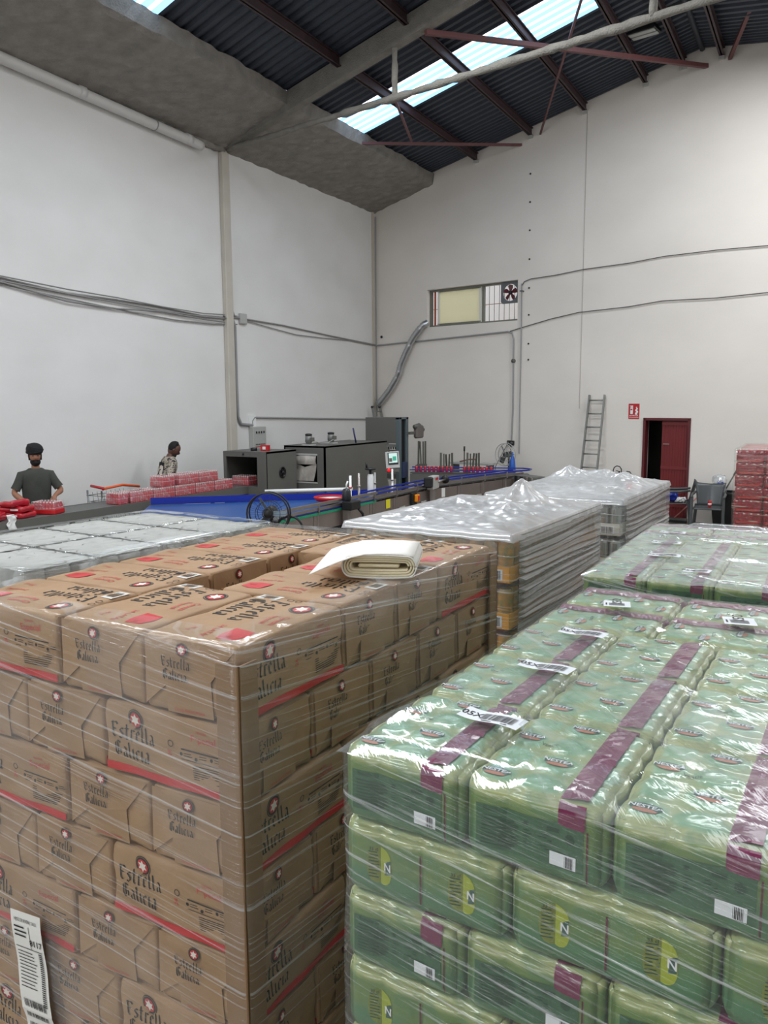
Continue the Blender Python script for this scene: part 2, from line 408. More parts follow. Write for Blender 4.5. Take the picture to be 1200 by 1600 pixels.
def slab(x0, x1, c0, c1):
    v = [(x, skew(x, c_), zroof(x) + h) for h in (0.02, .08) for x, c_ in ((x0, c0), (x1, c0), (x1, c1), (x0, c1))]
    rr.add(v, [(3, 2, 1, 0), (4, 5, 6, 7), (0, 1, 5, 4), (1, 2, 6, 5), (2, 3, 7, 6), (3, 0, 4, 7)], m_roof)
slab(XE, XR_, -13, 2.6); slab(XR_, 2.5, -10, 9.27); slab(2.5, 5.6, -10, 20.3)
rr.obj('roof_deck', ceil)
rc = MB(); rc.tube([(XR_, skew(XR_, c_), zroof(XR_) - .01) for c_ in (4, 18.1)], .05, m_roof, 8)
rc.obj('ridge_cap', ceil)
def ibeam(mb, a, b, w_, h, m):
    a, b = Vector(a), Vector(b); d = Vector((0, 0, 1))
    mb.bar(a, b, w_ * .25, h, m); mb.bar(a + d * (h / 2 - .008), b + d * (h / 2 - .008), w_, .016, m); mb.bar(a - d * (h / 2 - .008), b - d * (h / 2 - .008), w_, .016, m)
for x in (-7.2, -5.86, -4.65, -3.43, -2.72, -2.05, -.9, .3, 1.5):
    mb = MB(); ys = skew(x, 18.15); zc = zroof(x) - .085
    ibeam(mb, (x, 2, zc), (x, ys, zc), .09, .16, m_red_st); mb.box((x, ys - .04, zc - .1), (.1, .08, .06), m_lgrey)
    mb.obj('purlin', ceil)
raf = MB(); m_ren = mat('rendered steel', (138, 134, 126), .95, var=.25, scale=6, bump=.8, bscale=50)
for x0, x1 in ((XL, XR_), (XR_, 5.3)):
    for off in (0,):
        pts = []
        for x in (x0, x1):
            for dy in (-.085, .085):
                for dz in (-.34, -.02): pts.append((x, skew(x, 12.4) + dy, zroof(x) + dz))
        raf.add(pts, [(0, 1, 3, 2), (4, 6, 7, 5), (0, 4, 5, 1), (2, 3, 7, 6), (0, 2, 6, 4), (1, 5, 7, 3)], m_ren)
raf.obj('rafter', ceil, label='grey rendered sloping rafter above the tie bar')
tie = MB(); n = 110
tie.tube([TR(.1 + 13.5 * i / n, 7.0 + .006 * noise.noise((i * .21, 0, 0)) + random.uniform(-.005, .005)) for i in range(n + 1)], [.052 + random.uniform(-.008, .012) for i in range(n + 1)], m_ren, 9, jit=.16)
tie.obj('tie_bar', ceil, label='lumpy grey coated tie bar crossing under the roof')
for s, zt in ((4.06, 7.95), (8.1, 8.6)):
    mb = MB(); mb.tube([TR(s, 7.0 + (zt - 7.0) * i / 12) for i in range(13)], [.045 + random.uniform(-.005, .008) for i in range(13)], m_ren, 8, jit=.12)
    mb.obj('tie_hanger', ceil)
m_brace = mat('red brace', (104, 62, 62), .55)
def brace(a, b, r=.022):
    mb = MB(); mb.bar(a, b, r * 2, r * 2, m_brace); mb.obj('brace', ceil)
brace(Vector((-8.41, 14.55, 7.44)), BW(4.1, 7.80), .025); brace(TR(4.06, 6.98), Vector((-7.55, 15.05, 7.48)), .018)
brace(TR(4.65, 7.78), BW(7.95, 8.42), .035); brace(TR(7.4, 8.2), BW(4.55, 7.93), .018); brace(BW(8.35, 8.45), BW(9.4, 8.72, 2.0), .03)
# ---- concrete gutter slab along the left wall
gm = MB(); prof = [(XL - .02, 6.98), (-8.50, 7.36), (-8.40, 7.40), (-8.36, 7.62), (-8.6, 7.72), (XL - .02, 7.75)]
ny = 90; vs = []; fs = []; rnd = random.Random(4)
pp = []
for k in range(13): t = k / 12; pp.append((prof[0][0] + (prof[1][0] - prof[0][0]) * t, prof[0][1] + (prof[1][1] - prof[0][1]) * t))
pp += prof[2:]
for i in range(ny + 1):
    y = 3.0 + (18.05 - 3.0) * i / ny
    for k, (x, z) in enumerate(pp):
        e = .018 if k < len(pp) - 2 else 0
        yy = y if i < ny else 18.13 - .1894 * (x - XL)
        vs.append((x + (rnd.uniform(-e, e) if k not in (0, len(pp) - 1) else 0), yy, z + rnd.uniform(-e, e)))
k = len(pp)
for i in range(ny):
    for j in range(k): fs.append((i * k + j, i * k + (j + 1) % k, (i + 1) * k + (j + 1) % k, (i + 1) * k + j))
fs += [tuple(range(k)), tuple(ny * k + j for j in range(k))[::-1]]
gm.add(vs, fs, m_conc, False)
struct('trim_3', gm, label='rough sprayed concrete gutter slab above the left wall')
# ragged foam bead where slab meets wall
bd = MB(); bd.tube([(XL + .05 + rnd.uniform(-.02, .02), 3 + i * .1, 6.985 + rnd.uniform(-.02, .02)) for i in range(94)], [.05 + rnd.uniform(-.015, .03) for i in range(94)], m_conc, 7, jit=.2)
struct('trim_4', bd, label='ragged bead of sprayed foam under the gutter slab')
# pilaster on the left wall
pl = MB(); pl.box((XL + .05, 12.33, 3.5), (.1, .20, 6.98), mat('pilaster', (196, 190, 178), .85, var=.1, scale=3), bev=.012)
struct('trim_5', pl, label='narrow cream pilaster on the left wall')
sb = MB(); sb.box((XL + .012, 18.0, 3.5), (.02, .1, 6.98), mat('corner bead', (196, 186, 172), .85))
struct('trim_6', sb, label='thin corner strip between left and back wall')

# ---- window with bars
win = ob('window_1', None, kind='structure', label='high barred window with a yellowish sliding pane')
WT = BWM
m_wfr = mat('window frame', (128, 128, 118), .45, metal=.4)
m_wfw = mat('window stile', (224, 222, 212), .5)
f = MB()
for z in (4.155, 4.98): f.box((2.83, .16, z), (2.46, .1, .04), m_wfr, T=WT)
for s in (1.62, 4.05): f.box((s, .16, 4.565), (.04, .1, .86), m_wfr, T=WT)
f.obj('window_frame', win)
f = MB()
for s in (1.86, 3.03): f.box((s, .13, 4.565), (.06, .05, .8), m_wfw, T=WT)
for z in (4.185, 4.95): f.box((2.44, .13, z), (1.22, .05, .035), m_wfr, T=WT)
f.obj('sash', win)
f = MB(); f.box((3.09, .17, 4.565), (.045, .07, .82), m_wfr, T=WT); f.obj('mullion', win)
f = MB(); f.box((1.70, .2, 4.565), (.03, .05, .82), mat('orange brick', (176, 92, 62), .8), T=WT); f.obj('brick_strip', win)  # thin strip in the frame stands in for orange brick outside
mp_ = mat('frosted pane', (244, 240, 212), .5, trans=.0)
nt = mp_.node_tree; tl = nt.nodes.new('ShaderNodeBsdfTranslucent'); tl.inputs[0].default_value = lin((252, 248, 226))
mxs = nt.nodes.new('ShaderNodeMixShader'); mxs.inputs[0].default_value = .75
nt.links.new(nt.nodes['Principled BSDF'].outputs[0], mxs.inputs[1]); nt.links.new(tl.outputs[0], mxs.inputs[2]); nt.links.new(mxs.outputs[0], nt.nodes['Material Output'].inputs[0])
f = MB(); f.box((2.445, .13, 4.565), (1.12, .008, .74), mp_, T=WT); f.obj('pane', win)
for i in range(18):
    s = 1.75 + i * .132
    f = MB(); f.tube([(s, .225, 4.14), (s, .225, 5.0)], .007, m_wfr, 5, T=WT); f.obj('bar', win)
f = MB(); f.tube([(1.62, .235, 4.56), (4.05, .235, 4.56)], .007, mat('rusty bar', (150, 90, 60), .8), 5, T=WT); f.obj('bar', win)

fan = thing('extractor_fan', 'square grey extractor fan with dark red blades in the window corner', 'fan')
FT = BWM @ Matrix.Translation((3.815, .12, 4.76)) @ Matrix.Rotation(R(90), 4, 'X')   # local z -> out of wall
f = MB(); n = 28
vs = []; fs = []
for i in range(n):
    a = 2 * math.pi * i / n; c_, s_ = math.cos(a), math.sin(a); k = .235 / max(abs(c_), abs(s_))
    for zz in (-.015, .02): vs += [(c_ * .185, s_ * .185, zz), (c_ * k, s_ * k, zz)]
for i in range(n):
    j = (i + 1) % n; a, b = 4 * i, 4 * j
    fs += [(a, b, b + 1, a + 1), (a + 2, a + 3, b + 3, b + 2), (a, a + 2, b + 2, b), (a + 1, b + 1, b + 3, a + 3)]
f.add(vs, fs, mat('fan plate', (112, 116, 118), .45, metal=.4), T=FT); f.obj('mounting_plate', fan)
m_bl = mat('fan blade', (92, 34, 42), .5)
for k in range(5):
    a = 2 * math.pi * k / 5 + .3; f = MB()
    T = FT @ Matrix.Rotation(a, 4, 'Z') @ Matrix.Translation((.1, 0, 0)) @ Matrix.Rotation(R(24), 4, 'X')
    f.prism([(-.07, -.02), (0, -.05), (.06, -.055), (.075, 0), (.06, .05), (0, .045), (-.07, .02)], -.004, .004, m_bl, T); f.obj('blade', fan)
f = MB(); f.lathe([(.001, -.03), (.04, -.03), (.045, .02), (.03, .045), (.001, .05)], m_black, 14, T=FT); f.obj('hub', fan)
f = MB(); 
for a in (0, 2.09, 4.19): f.tube([(0.04 * math.cos(a), .04 * math.sin(a), -.03), (.2 * math.cos(a), .2 * math.sin(a), -.03)], .006, m_wfr, 5, T=FT)
f.obj('motor_bracket', fan)

# ---- red metal door, half open
door = ob('door_1', None, kind='structure', label='dark red ribbed metal door standing half open')
m_door = mat('red door paint', (118, 34, 36), .5, var=.12, scale=3); m_doorf = mat('door frame paint', (92, 30, 34), .5)
f = MB()
for s in (7.035, 7.925): f.box((s, .05, 1.0), (.05, .16, 2.0), m_doorf, T=BWM)
f.box((7.48, .05, 1.99), (.94, .16, .05), m_doorf, T=BWM); f.obj('door_frame', door)
lf = MB(); lf.box((7.64, .06, .99), (.53, .03, 1.93), m_door, T=BWM); lf = lf.obj('door_leaf', door)
for i in range(9):
    f = MB(); f.box((7.42 + i * .055, .042, .99), (.024, .014, 1.86), m_door, T=BWM, bev=.004); f.obj('rib', lf)
for z in (.28, 1.03, 1.9):
    f = MB(); f.box((7.64, .036, z), (.53, .022, .06), m_door, T=BWM); f.obj('rail', lf)
f = MB(); f.box((7.42, .03, .55), (.05, .02, .14), m_steel, T=BWM); f.tube([(7.42, .03, .56), (7.42, -.03, .56), (7.5, -.03, .56)], .009, m_steel, 6, T=BWM); f.obj('handle', lf)
f = MB(); f.box((7.47, .03, 1.5), (.12, .012, .02), m_steel, T=BWM); f.obj('bolt', lf)
# ================================================================== pallets
m_wood = mat('pallet wood', (150, 118, 84), .85, var=.35, scale=6, stretch=(1, 6, 1))
def pallet(label, loc, rot, w_=.8, d=1.2, h=.14):
    """wooden pallet, origin at its front right corner on the floor (x to the left is negative)"""
    t = thing('wooden_pallet', label, 'pallet', loc, rot, None)
    for i in range(5):
        f = MB(); f.box((-w_ + .06 + i * (w_ - .12) / 4, d / 2, h - .011), (.11, d, .022), m_wood); f.obj('deck_board', t)
    for j in range(3):
        f = MB(); f.box((-w_ / 2, .07 + j * (d - .14) / 2, h - .033), (w_, .12, .022), m_wood); f.obj('cross_board', t)
        for i in range(3):
            f = MB(); f.box((-w_ + .07 + i * (w_ - .14) / 2, .07 + j * (d - .14) / 2, (h - .044) / 2), (.12, .12, h - .044), m_wood); f.obj('block', t)
    return t
NTH = ['top', 'second', 'third', 'fourth', 'fifth', 'sixth', 'seventh', 'eighth', 'ninth', 'tenth', 'eleventh', 'twelfth', 'thirteenth', 'fourteenth']
ORD = ['first', 'second', 'third', 'fourth', 'fifth', 'sixth', 'seventh', 'eighth', 'ninth', 'tenth', 'eleventh', 'twelfth', 'thirteenth', 'fourteenth', 'fifteenth', 'sixteenth', 'seventeenth', 'eighteenth']

# ---------------- brown paper wrapped cartons of cans
CL, CS, CH = .352, .233, .149
m_kraft = mat('kraft paper', (174, 139, 103), .62, var=.16, scale=9, bump=.25, bscale=14, c2=(160, 125, 90))
m_kink = mat('black print', (22, 19, 19), .6)
m_kred = mat('red print', (198, 40, 44), .5)
m_kdred = mat('thin red print', (196, 70, 62), .6)
m_star = mat('white star', (236, 226, 216), .5)
m_klab = mat('barcode paper', (222, 218, 210), .5)
m_board = mat('corner board', (146, 112, 78), .6, var=.1, scale=20, stretch=(1, 1, .1))
def cdisp(p, q):
    b = .004 * math.sin(q.x * 4.1 + 1) * math.sin(q.y * 3.3) + .003 * math.sin(q.x * 7 + q.z * 5) * math.cos(q.y * 6)
    n = Vector((q.x if abs(q.x) > .98 else 0, q.y if abs(q.y) > .98 else 0, q.z if abs(q.z) > .98 else 0))
    return p + n * (b * .6)
W_E, W_G = black_letter('Estrella'), black_letter('Galicia')
def roundel(d, x, y, r):
    d.disc(x, y, r, m_kink, .0006); d.disc(x, y, r * .92, m_kraft, .0012, r0=r * .88); d.disc(x, y, r * .68, m_kred, .0014); d.star(x, y, r * .6, m_star, .0022)
def wordmark(d, x, y, h, both=True):
    """two lines, x-height h; x, y = left end of the lower base line"""
    d.put(W_E, x, y + h * 1.75, h, m_kink, .001, False); d.put(W_G, x + h * .25, y, h, m_kink, .001, False)
def make_carton(full=True):
    t = thing('carton', '', 'carton', (0, 0, 0), 0, None)
    bl, bs, bh = CL - .012, CS - .005, CH - .002
    b = MB(); soft_box(b, (bl, bs, bh), .012, (12, 9, 6), m_kraft, cdisp); b.obj('paper_wrap', t)
    F = {}
    for k, fn in side(bl / 2, bs / 2, bh / 2).items():
        def g(a, b_, o, fn=fn, k=k):
            p0 = Vector(fn(a, b_, 0)); p1 = Vector(fn(a, b_, 1)); n = p1 - p0
            return tuple(cdisp(p0, Vector((p0.x / bl * 2, p0.y / bs * 2, p0.z / bh * 2))) + n * o)
        F[k] = g
    p = MB()
    for k in ('-y', '+y'):                                                # long faces
        d = Decal(p, F[k]); X = lambda u: (u - .5) * CL; Z = lambda v: (v - .5) * CH
        d.rect(X(.03), Z(.045), X(.972), Z(.15), m_kred, .0008, 12, 2)
        roundel(d, X(.265), Z(.80), .0215); wordmark(d, X(.075), Z(.25), .0215)
        d.put(text_geo('CERVEZA', .02), X(.74), Z(.83), .0045, m_kdred, .0008); d.put(text_geo('Especial', .01), X(.75), Z(.71), .014, m_kdred, .0008, rot=.06)
        d.lines(X(.60), Z(.55), X(.96), Z(.62), 1, m_kink, .0008, .25)
        for i in range(4): d.disc(X(.60 + i * .1), Z(.52 - .03 * (i % 2)), .0036, m_kink, .0008, 8); d.lines(X(.62 + i * .1), Z(.49), X(.68 + i * .1), Z(.55), 2, m_kink, .0008, .3)
        d.lines(X(.60), Z(.44), X(.96), Z(.47), 1, m_kink, .0008, .3); d.lines(X(.68), Z(.21), X(.95), Z(.42), 7, m_kink, .0008, .35)
        d.disc(X(.525), Z(.62), .007, m_kink, .0008, 12, r0=.0055); d.put(text_geo('24', .02), X(.525), Z(.48), .010, m_kdred, .0008, rot=1.57)
    for k in ('+x', '-x'):                                                # short faces
        d = Decal(p, F[k]); X = lambda u: (u - .5) * CS; Z = lambda v: (v - .5) * CH
        d.fn = lambda a, b_, o, g=F[k]: g(a, b_, o + .0046)
        roundel(d, X(.44), Z(.85), .0135); wordmark(d, X(.22), Z(.45), .0134)
        d.put(text_geo('Cerveza Especial 24 latas', .01), X(.50), Z(.07), .0054, m_kdred, .0008, sx=.9)
    d = Decal(p, F['top']); X = lambda u: (u - .5) * CL; Z = lambda v: (v - .5) * CS
    roundel(d, X(.20), Z(.735), .028); wordmark(d, X(.13), Z(.13), .030)
    d.put(text_geo('Cerveza', .01), X(.50), Z(.80), .014, m_kdred, .0008, rot=.08); d.put(text_geo('Especial', .01), X(.50), Z(.70), .014, m_kdred, .0008, rot=.08)
    P = [(.71, .64), (.73, .85), (.80, .87), (.89, .83), (.90, .66), (.82, .62)]
    p.add([d.fn(X(a), Z(b_), .0008) for a, b_ in P], [tuple(range(6))[::-1]], m_kred)
    d.put(text_geo('Espiga', .02), X(.81), Z(.70), .013, m_kdred, .0012); d.put(text_geo('24 LATAS', .01), X(.80), Z(.48), .012, m_kdred, .0008)
    d.disc(X(.06), Z(.55), .008, m_kink, .0008, 12, r0=.0062); d.disc(X(.06), Z(.46), .008, m_kink, .0008, 12, r0=.0062)
    d.put(text_geo('33 cl', .01), X(.83), Z(.30), .011, m_kdred, .0008)
    p.obj('printing', t, label='black letter wordmark, star roundels and red print')
    if not full: return t
    l = MB(); d = Decal(l, F['top']); d.rect(X(.03), Z(.12), X(.125), Z(.36), m_klab, .001); d.bars(X(.045), Z(.16), X(.11), Z(.32), 14, m_kink, .0014)
    l.obj('barcode_label', t, label='small white barcode patch')
    for k in ('+x', '-x'):                                                # folded paper ends on the short faces
        def flap(P, h):
            f = MB(); d = Decal(f, F[k]); X = lambda u: (u - .5) * CS; Z = lambda v: (v - .5) * CH
            n = len(P); a = [d.fn(X(u), Z(v), h_ - .0008) for (u, v), h_ in zip(P, h)]; c = [d.fn(X(u), Z(v), h_) for (u, v), h_ in zip(P, h)]
            f.add(a + c, [tuple(range(n, 2 * n)), tuple(range(n))[::-1]] + [(i, (i + 1) % n, n + (i + 1) % n, n + i) for i in range(n)], m_kraft)
            f.obj('folded_flap', t)
        flap([(.03, .962), (.03, .07), (.27, .37), (.275, .03), (.735, .03), (.715, .50), (.968, .962)], [.002, .0035, .0046, .0046, .0046, .0046, .002])
    return t
CP = (-.876, 1.066); CTOP = 1.928; CR = R(-1.0)                            # near right corner of the stack and its turn
CM = Matrix.Translation((CP[0], CP[1], 0)) @ Matrix.Rotation(CR, 4, 'Z')
carton0, carton1 = make_carton(), make_carton(False); used = [False, False]
WID = CL + 2 * CS; LEN = 2 * CL + 2 * CS
GC = 'brown paper cartons stacked on the front pallet'
def put_carton(u, v, layer, rot, label, full=True):
    """u = distance to the left of the right face, v = distance behind the front face (centre of the box)"""
    p = CM @ Vector((-u, v, CTOP - CH / 2 - layer * (CH + .002))); src = carton0 if full else carton1; i = 0 if full else 1
    if not used[i]:
        used[i] = True; c = src; c.location = p; c.rotation_euler = (0, 0, CR + rot); c['label'] = label; c['group'] = GC
    else: c = dup(src, p, CR + rot, label, GC)
    return c
for ly in range(12):
    L = 'top layer' if ly == 0 else NTH[ly] + ' layer down'
    if ly % 2 == 0:
        fr = [(CS / 2, CL / 2, -1.5708, 'front row at the right corner'), (CS * 1.5, CL / 2, -1.5708, 'front row second from the right corner')]
        lf = [(2 * CS + CL / 2, CS * (i + .5), 3.1416, 'left column %s from the front' % ORD[i]) for i in range(5)]
        md = [(CL / 2, CL + CS * (i + .5), 3.1416, 'right edge %s behind the corner' % ('second' if i == 0 else 'third')) for i in range(2)]
        bk = [(CS / 2, LEN - CL / 2, -1.5708, 'back row at the right end'), (CS * 1.5, LEN - CL / 2, -1.5708, 'back row beside the right end')]
    else:
        fr = [(CL + CS / 2, CL / 2, -1.5708, 'front row second from the right corner'), (CL + CS * 1.5, CL / 2, -1.5708, 'front row at the left end')]
        lf = [(CL + CS + CL / 2 - (CL - CS), CL + CS * (i + .5), 3.1416, 'left edge %s from the front' % ORD[i + 1]) for i in range(2)]
        md = [(CL / 2, CS * (i + .5), 3.1416 if i else 0, 'right edge %s from the front corner' % ORD[i]) for i in range(5)]
        bk = [(CL + CS / 2, LEN - CL / 2, -1.5708, 'back row left of the end'), (CL + CS * 1.5, LEN - CL / 2, -1.5708, 'back row at the left end')]
    allb = fr + lf + md + bk
    for u, v, r_, nm in allb:
        full = ly == 0 or nm.startswith('front') or nm.startswith('right') or nm.endswith('right end') or nm == 'left column first from the front'
        if ly and nm.startswith('back row') and not full: continue
        put_carton(u, v, ly, r_, 'brown paper carton, %s, %s' % (L, nm), full)
pallet('wooden pallet under the brown paper cartons', CM @ Vector((.0, 0, 0)), CR, WID, LEN, CTOP - 12 * (CH + .002))
# corner boards
def corner_board(u, v, sx, sy, label):
    f = MB(); z0, z1 = .14, CTOP - .028; w_ = .052; th = .004
    f.box((-sx * (w_ / 2 - th), -sy * th / 2, (z0 + z1) / 2), (w_, th, z1 - z0), m_board); f.box((sx * th / 2, sy * (w_ / 2 - th), (z0 + z1) / 2), (th, w_, z1 - z0), m_board)
    o = f.obj('corner_board', None, loc=CM @ Vector((-u, v, 0)), rot=CR, label=label, cat='corner board')
    return o
corner_board(-.009, -.009, 1, 1, 'tall brown cardboard edge board at the near corner of the cartons')
corner_board(-.009, LEN + .009, 1, -1, 'tall brown cardboard edge board at the far right corner of the cartons')

def wrap_shell(mb, w_, d, z0, z1, r, m, top=0., nz=24, rnd=None, amp=.003, seg=18):
    """film wound round a pallet load: open tube with rounded corners, folded a little over the top edge"""
    ring = []
    def corner(cx, cy, a0):
        for i in range(5): a = a0 + i * math.pi / 8; ring.append((cx + r * math.cos(a), cy + r * math.sin(a)))
    def line(p, q, n):
        for i in range(1, n): ring.append((p[0] + (q[0] - p[0]) * i / n, p[1] + (q[1] - p[1]) * i / n))
    corner(-r, d - r, 0); line((-r, d), (-w_ + r, d), seg); corner(-w_ + r, d - r, math.pi / 2); line((-w_, d - r), (-w_, r), seg)
    corner(-w_ + r, r, math.pi); line((-w_ + r, 0), (-r, 0), seg); corner(-r, r, 1.5 * math.pi); line((0, r), (0, d - r), seg)
    n = len(ring); vs = []; fs = []; cx, cy = -w_ / 2, d / 2
    rows = [(z0 + (z1 - z0) * i / nz, 0) for i in range(nz + 1)] + ([(z1 + .006, .010), (z1 + .008, .03), (z1 + .006, .03 + top)] if top else [])
    for j, (z, ins) in enumerate(rows):
        for i, (x, y) in enumerate(ring):
            e = noise.noise((x * 7, y * 7, z * 14)) * amp + noise.noise((x * 2, y * 2, z * 30)) * amp * .6
            dx, dy = x - cx, y - cy; k = 1 - ins / max(.05, min(w_, d) / 2)
            if ins > .02: e2 = noise.noise((x * 9, y * 9, 3)) * .02 * (ins > .035); kx = 1 - (ins + e2) / (w_ / 2); ky = 1 - (ins + e2) / (d / 2)
            else: kx, ky = 1 - ins / (w_ / 2), 1 - ins / (d / 2)
            L_ = math.hypot(dx, dy)
            vs.append((cx + dx * kx + dx / L_ * e, cy + dy * ky + dy / L_ * e, z + (noise.noise((x * 12, y * 12, 9)) * .004 if ins else 0)))
    for j in range(len(rows) - 1):
        for i in range(n): fs.append((j * n + i, (j + 1) * n + i, (j + 1) * n + (i + 1) % n, j * n + (i + 1) % n)[::-1])
    mb.add(vs, fs, m, True); return mb
m_film_c = film('stretch film on cartons', base=.025, streak=.36, veil=.15, ang=.12, sc=(1.3, 120), thr=(.55, .68))
f = MB(); T = Matrix()
wrap_shell(f, WID + .034, LEN + .034, .12, CTOP + .004, .02, m_film_c, top=.05)
f.obj('stretch_film', None, loc=CM @ Vector((.017, -.017, 0)), rot=CR, label='clear stretch film wound round the brown paper cartons', cat='film')
# paper pallet tag stuck low on the left end of the front face
m_tag = mat('tag paper', (226, 224, 218), .55)
f = MB(); d = Decal(f, lambda a, b, o: (a, -o + .006 * math.sin(b * 40) * (1 if b < -.06 else .3), b))
d.rect(-.05, -.16, .05, .16, m_tag, .002, 6, 22)
f2 = MB(); d2 = Decal(f2, d.fn)
d2.put(text_geo('HIJOS DE RIVERA, S.A.U.', .01), 0, .138, .0075, m_kink, .0035, sx=.68); d2.put(text_geo('8117', .02), .027, .087, .014, m_kink, .0035)
d2.lines(-.04, .1, .0, .13, 3, m_kink, .0035, .35); d2.lines(-.04, -.02, .022, .07, 11, m_kink, .0035, .22); d2.rect(-.043, .076, .044, .0775, m_kink, .0035); d2.rect(.008, .076, .0095, .13, m_kink, .0035)
for i in range(26): d2.rect(.030, -.05 + i * .0048, .042, -.05 + i * .0048 + .0024, m_kink, .0035)
d2.bars(-.038, -.09, .038, -.045, 26, m_kink, .0036); d2.bars(-.036, -.15, .038, -.105, 26, m_kink, .0036)
t = f.obj('pallet_tag', None, loc=CM @ Vector((-.585, -.024, 1.09)), rot=Euler((0, R(-5), CR)), label='crumpled white shipping tag with barcodes on the film over the cartons', cat='tag')
f2.obj('tag_print', t)

# folded white paper lying on the cartons
m_paper = mat('white kraft paper', (240, 236, 228), .65, bump=.15, bscale=12); m_cream = mat('cream inner paper', (226, 214, 184), .7)
pf = thing('folded_paper', 'thick wad of folded white wrapping paper lying on the brown cartons', 'paper', Vector((-.978, 1.74, CTOP + .004)), R(22))
def sheetmesh(prof, y0, y1, m, th=.0012, sag=None):
    n = len(prof); vs = []; fs = []; K = 6
    for j in range(K + 1):
        for i, (x, z) in enumerate(prof):
            y = y0 + (y1 - y0) * j / K + (sag(x, j / K) if sag else 0); vs.append((x, y, z))
    for j in range(K):
        for i in range(n - 1): fs.append((j * n + i, j * n + i + 1, (j + 1) * n + i + 1, (j + 1) * n + i))
    return MB().add(vs, fs, m, True)
def fold(k):
    cx, a, h = .022, .088 - k * .0065, .0265 - k * .0058; P = []
    for i in range(28):
        q = 2 * math.pi * i / 28 * (1 if k < 3 else .93); c_, s_ = math.cos(q), math.sin(q)
        P.append((cx + (a - h) * max(-1, min(1, c_ * 2.2)) + h * c_, .0285 + h * s_))
    return P + ([P[0]] if k < 3 else [])
for k in range(4):
    f = sheetmesh(fold(k), -.10 + k * .003, .115 - k * .003, m_paper if k == 0 else m_cream)
    o = f.obj('outer_fold' if k == 0 else 'inner_fold', pf)
    md = o.modifiers.new('s', 'SOLIDIFY'); md.thickness = .0045 if k else .003
f = MB(); f.box((.02, .006, .0285), (.10, .19, .008), m_cream, bev=.003); f.obj('inner_fold', pf)
vs = []; fs = []
for i in range(9):
    for j in range(7):
        u, v = i / 8, j / 6; x = .106 - u * .235; y = -.097 + v * .212 - .085 * max(0, u - .5) * (1 - v) * 2 - .012 * u
        z = .0575 + .003 * math.sin(u * 5 + v * 3) - .03 * max(0, .12 - u)
        if u > .55: z -= (u - .55) ** 1.5 * .09
        vs.append((x, y, max(z, .006)))
for i in range(8):
    for j in range(6): fs.append((i * 7 + j, i * 7 + j + 1, (i + 1) * 7 + j + 1, (i + 1) * 7 + j))
f = MB().add(vs, fs, m_paper, True); o = f.obj('top_sheet', pf); o.modifiers.new('s', 'SOLIDIFY').thickness = .0015
# ---------------- pale green shrink wrapped packs of cans (3 x 4 cans)
GW, GL, GH = .198, .266, .115
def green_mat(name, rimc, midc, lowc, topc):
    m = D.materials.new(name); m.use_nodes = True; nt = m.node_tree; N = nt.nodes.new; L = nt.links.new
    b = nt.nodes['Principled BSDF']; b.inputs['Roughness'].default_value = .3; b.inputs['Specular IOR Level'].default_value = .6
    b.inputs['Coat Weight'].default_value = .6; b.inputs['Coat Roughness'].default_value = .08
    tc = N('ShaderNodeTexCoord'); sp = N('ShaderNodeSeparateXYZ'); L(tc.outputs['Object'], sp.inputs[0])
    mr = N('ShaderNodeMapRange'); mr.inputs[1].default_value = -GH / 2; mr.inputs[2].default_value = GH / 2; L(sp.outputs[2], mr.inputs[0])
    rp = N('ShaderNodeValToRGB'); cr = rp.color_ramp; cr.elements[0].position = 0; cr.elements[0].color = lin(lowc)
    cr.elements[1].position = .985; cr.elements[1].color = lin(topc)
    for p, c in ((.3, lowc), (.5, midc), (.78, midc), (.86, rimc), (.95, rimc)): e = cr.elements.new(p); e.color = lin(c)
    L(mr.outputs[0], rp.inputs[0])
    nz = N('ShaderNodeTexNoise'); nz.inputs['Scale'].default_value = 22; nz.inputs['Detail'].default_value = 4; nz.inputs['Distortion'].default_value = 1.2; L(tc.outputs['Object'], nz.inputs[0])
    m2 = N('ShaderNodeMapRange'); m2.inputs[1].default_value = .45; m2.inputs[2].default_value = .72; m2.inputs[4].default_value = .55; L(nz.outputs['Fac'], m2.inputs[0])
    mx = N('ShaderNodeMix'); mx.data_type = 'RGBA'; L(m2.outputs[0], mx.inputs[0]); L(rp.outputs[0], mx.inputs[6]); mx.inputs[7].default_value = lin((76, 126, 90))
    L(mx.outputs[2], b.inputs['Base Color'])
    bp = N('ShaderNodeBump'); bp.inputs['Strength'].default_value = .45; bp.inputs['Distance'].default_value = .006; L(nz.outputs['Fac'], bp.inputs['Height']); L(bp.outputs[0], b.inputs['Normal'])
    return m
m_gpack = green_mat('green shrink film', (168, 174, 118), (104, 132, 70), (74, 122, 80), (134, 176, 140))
m_gpan = mat('printed green panel', (56, 100, 68), .35, var=.15, scale=18, coat=.4)
m_gtxt = mat('dark green print', (28, 70, 46), .5)
m_purp = mat('purple carrying strip', (122, 34, 78), .3, var=.2, scale=14, coat=.5, bump=.25, bscale=30)
m_purt = mat('pale print', (206, 160, 186), .5)
m_gseam = mat('maroon seam', (92, 30, 44), .5)
m_lab = mat('sticker paper', (226, 228, 232), .45)
m_cany = mat('can yellow green', (158, 170, 36), .3, coat=.3); m_cano = mat('can olive', (120, 132, 44), .35, coat=.3)
m_ndark = mat('logo dark green', (52, 88, 76), .4); m_nor = mat('logo orange', (178, 112, 82), .4)
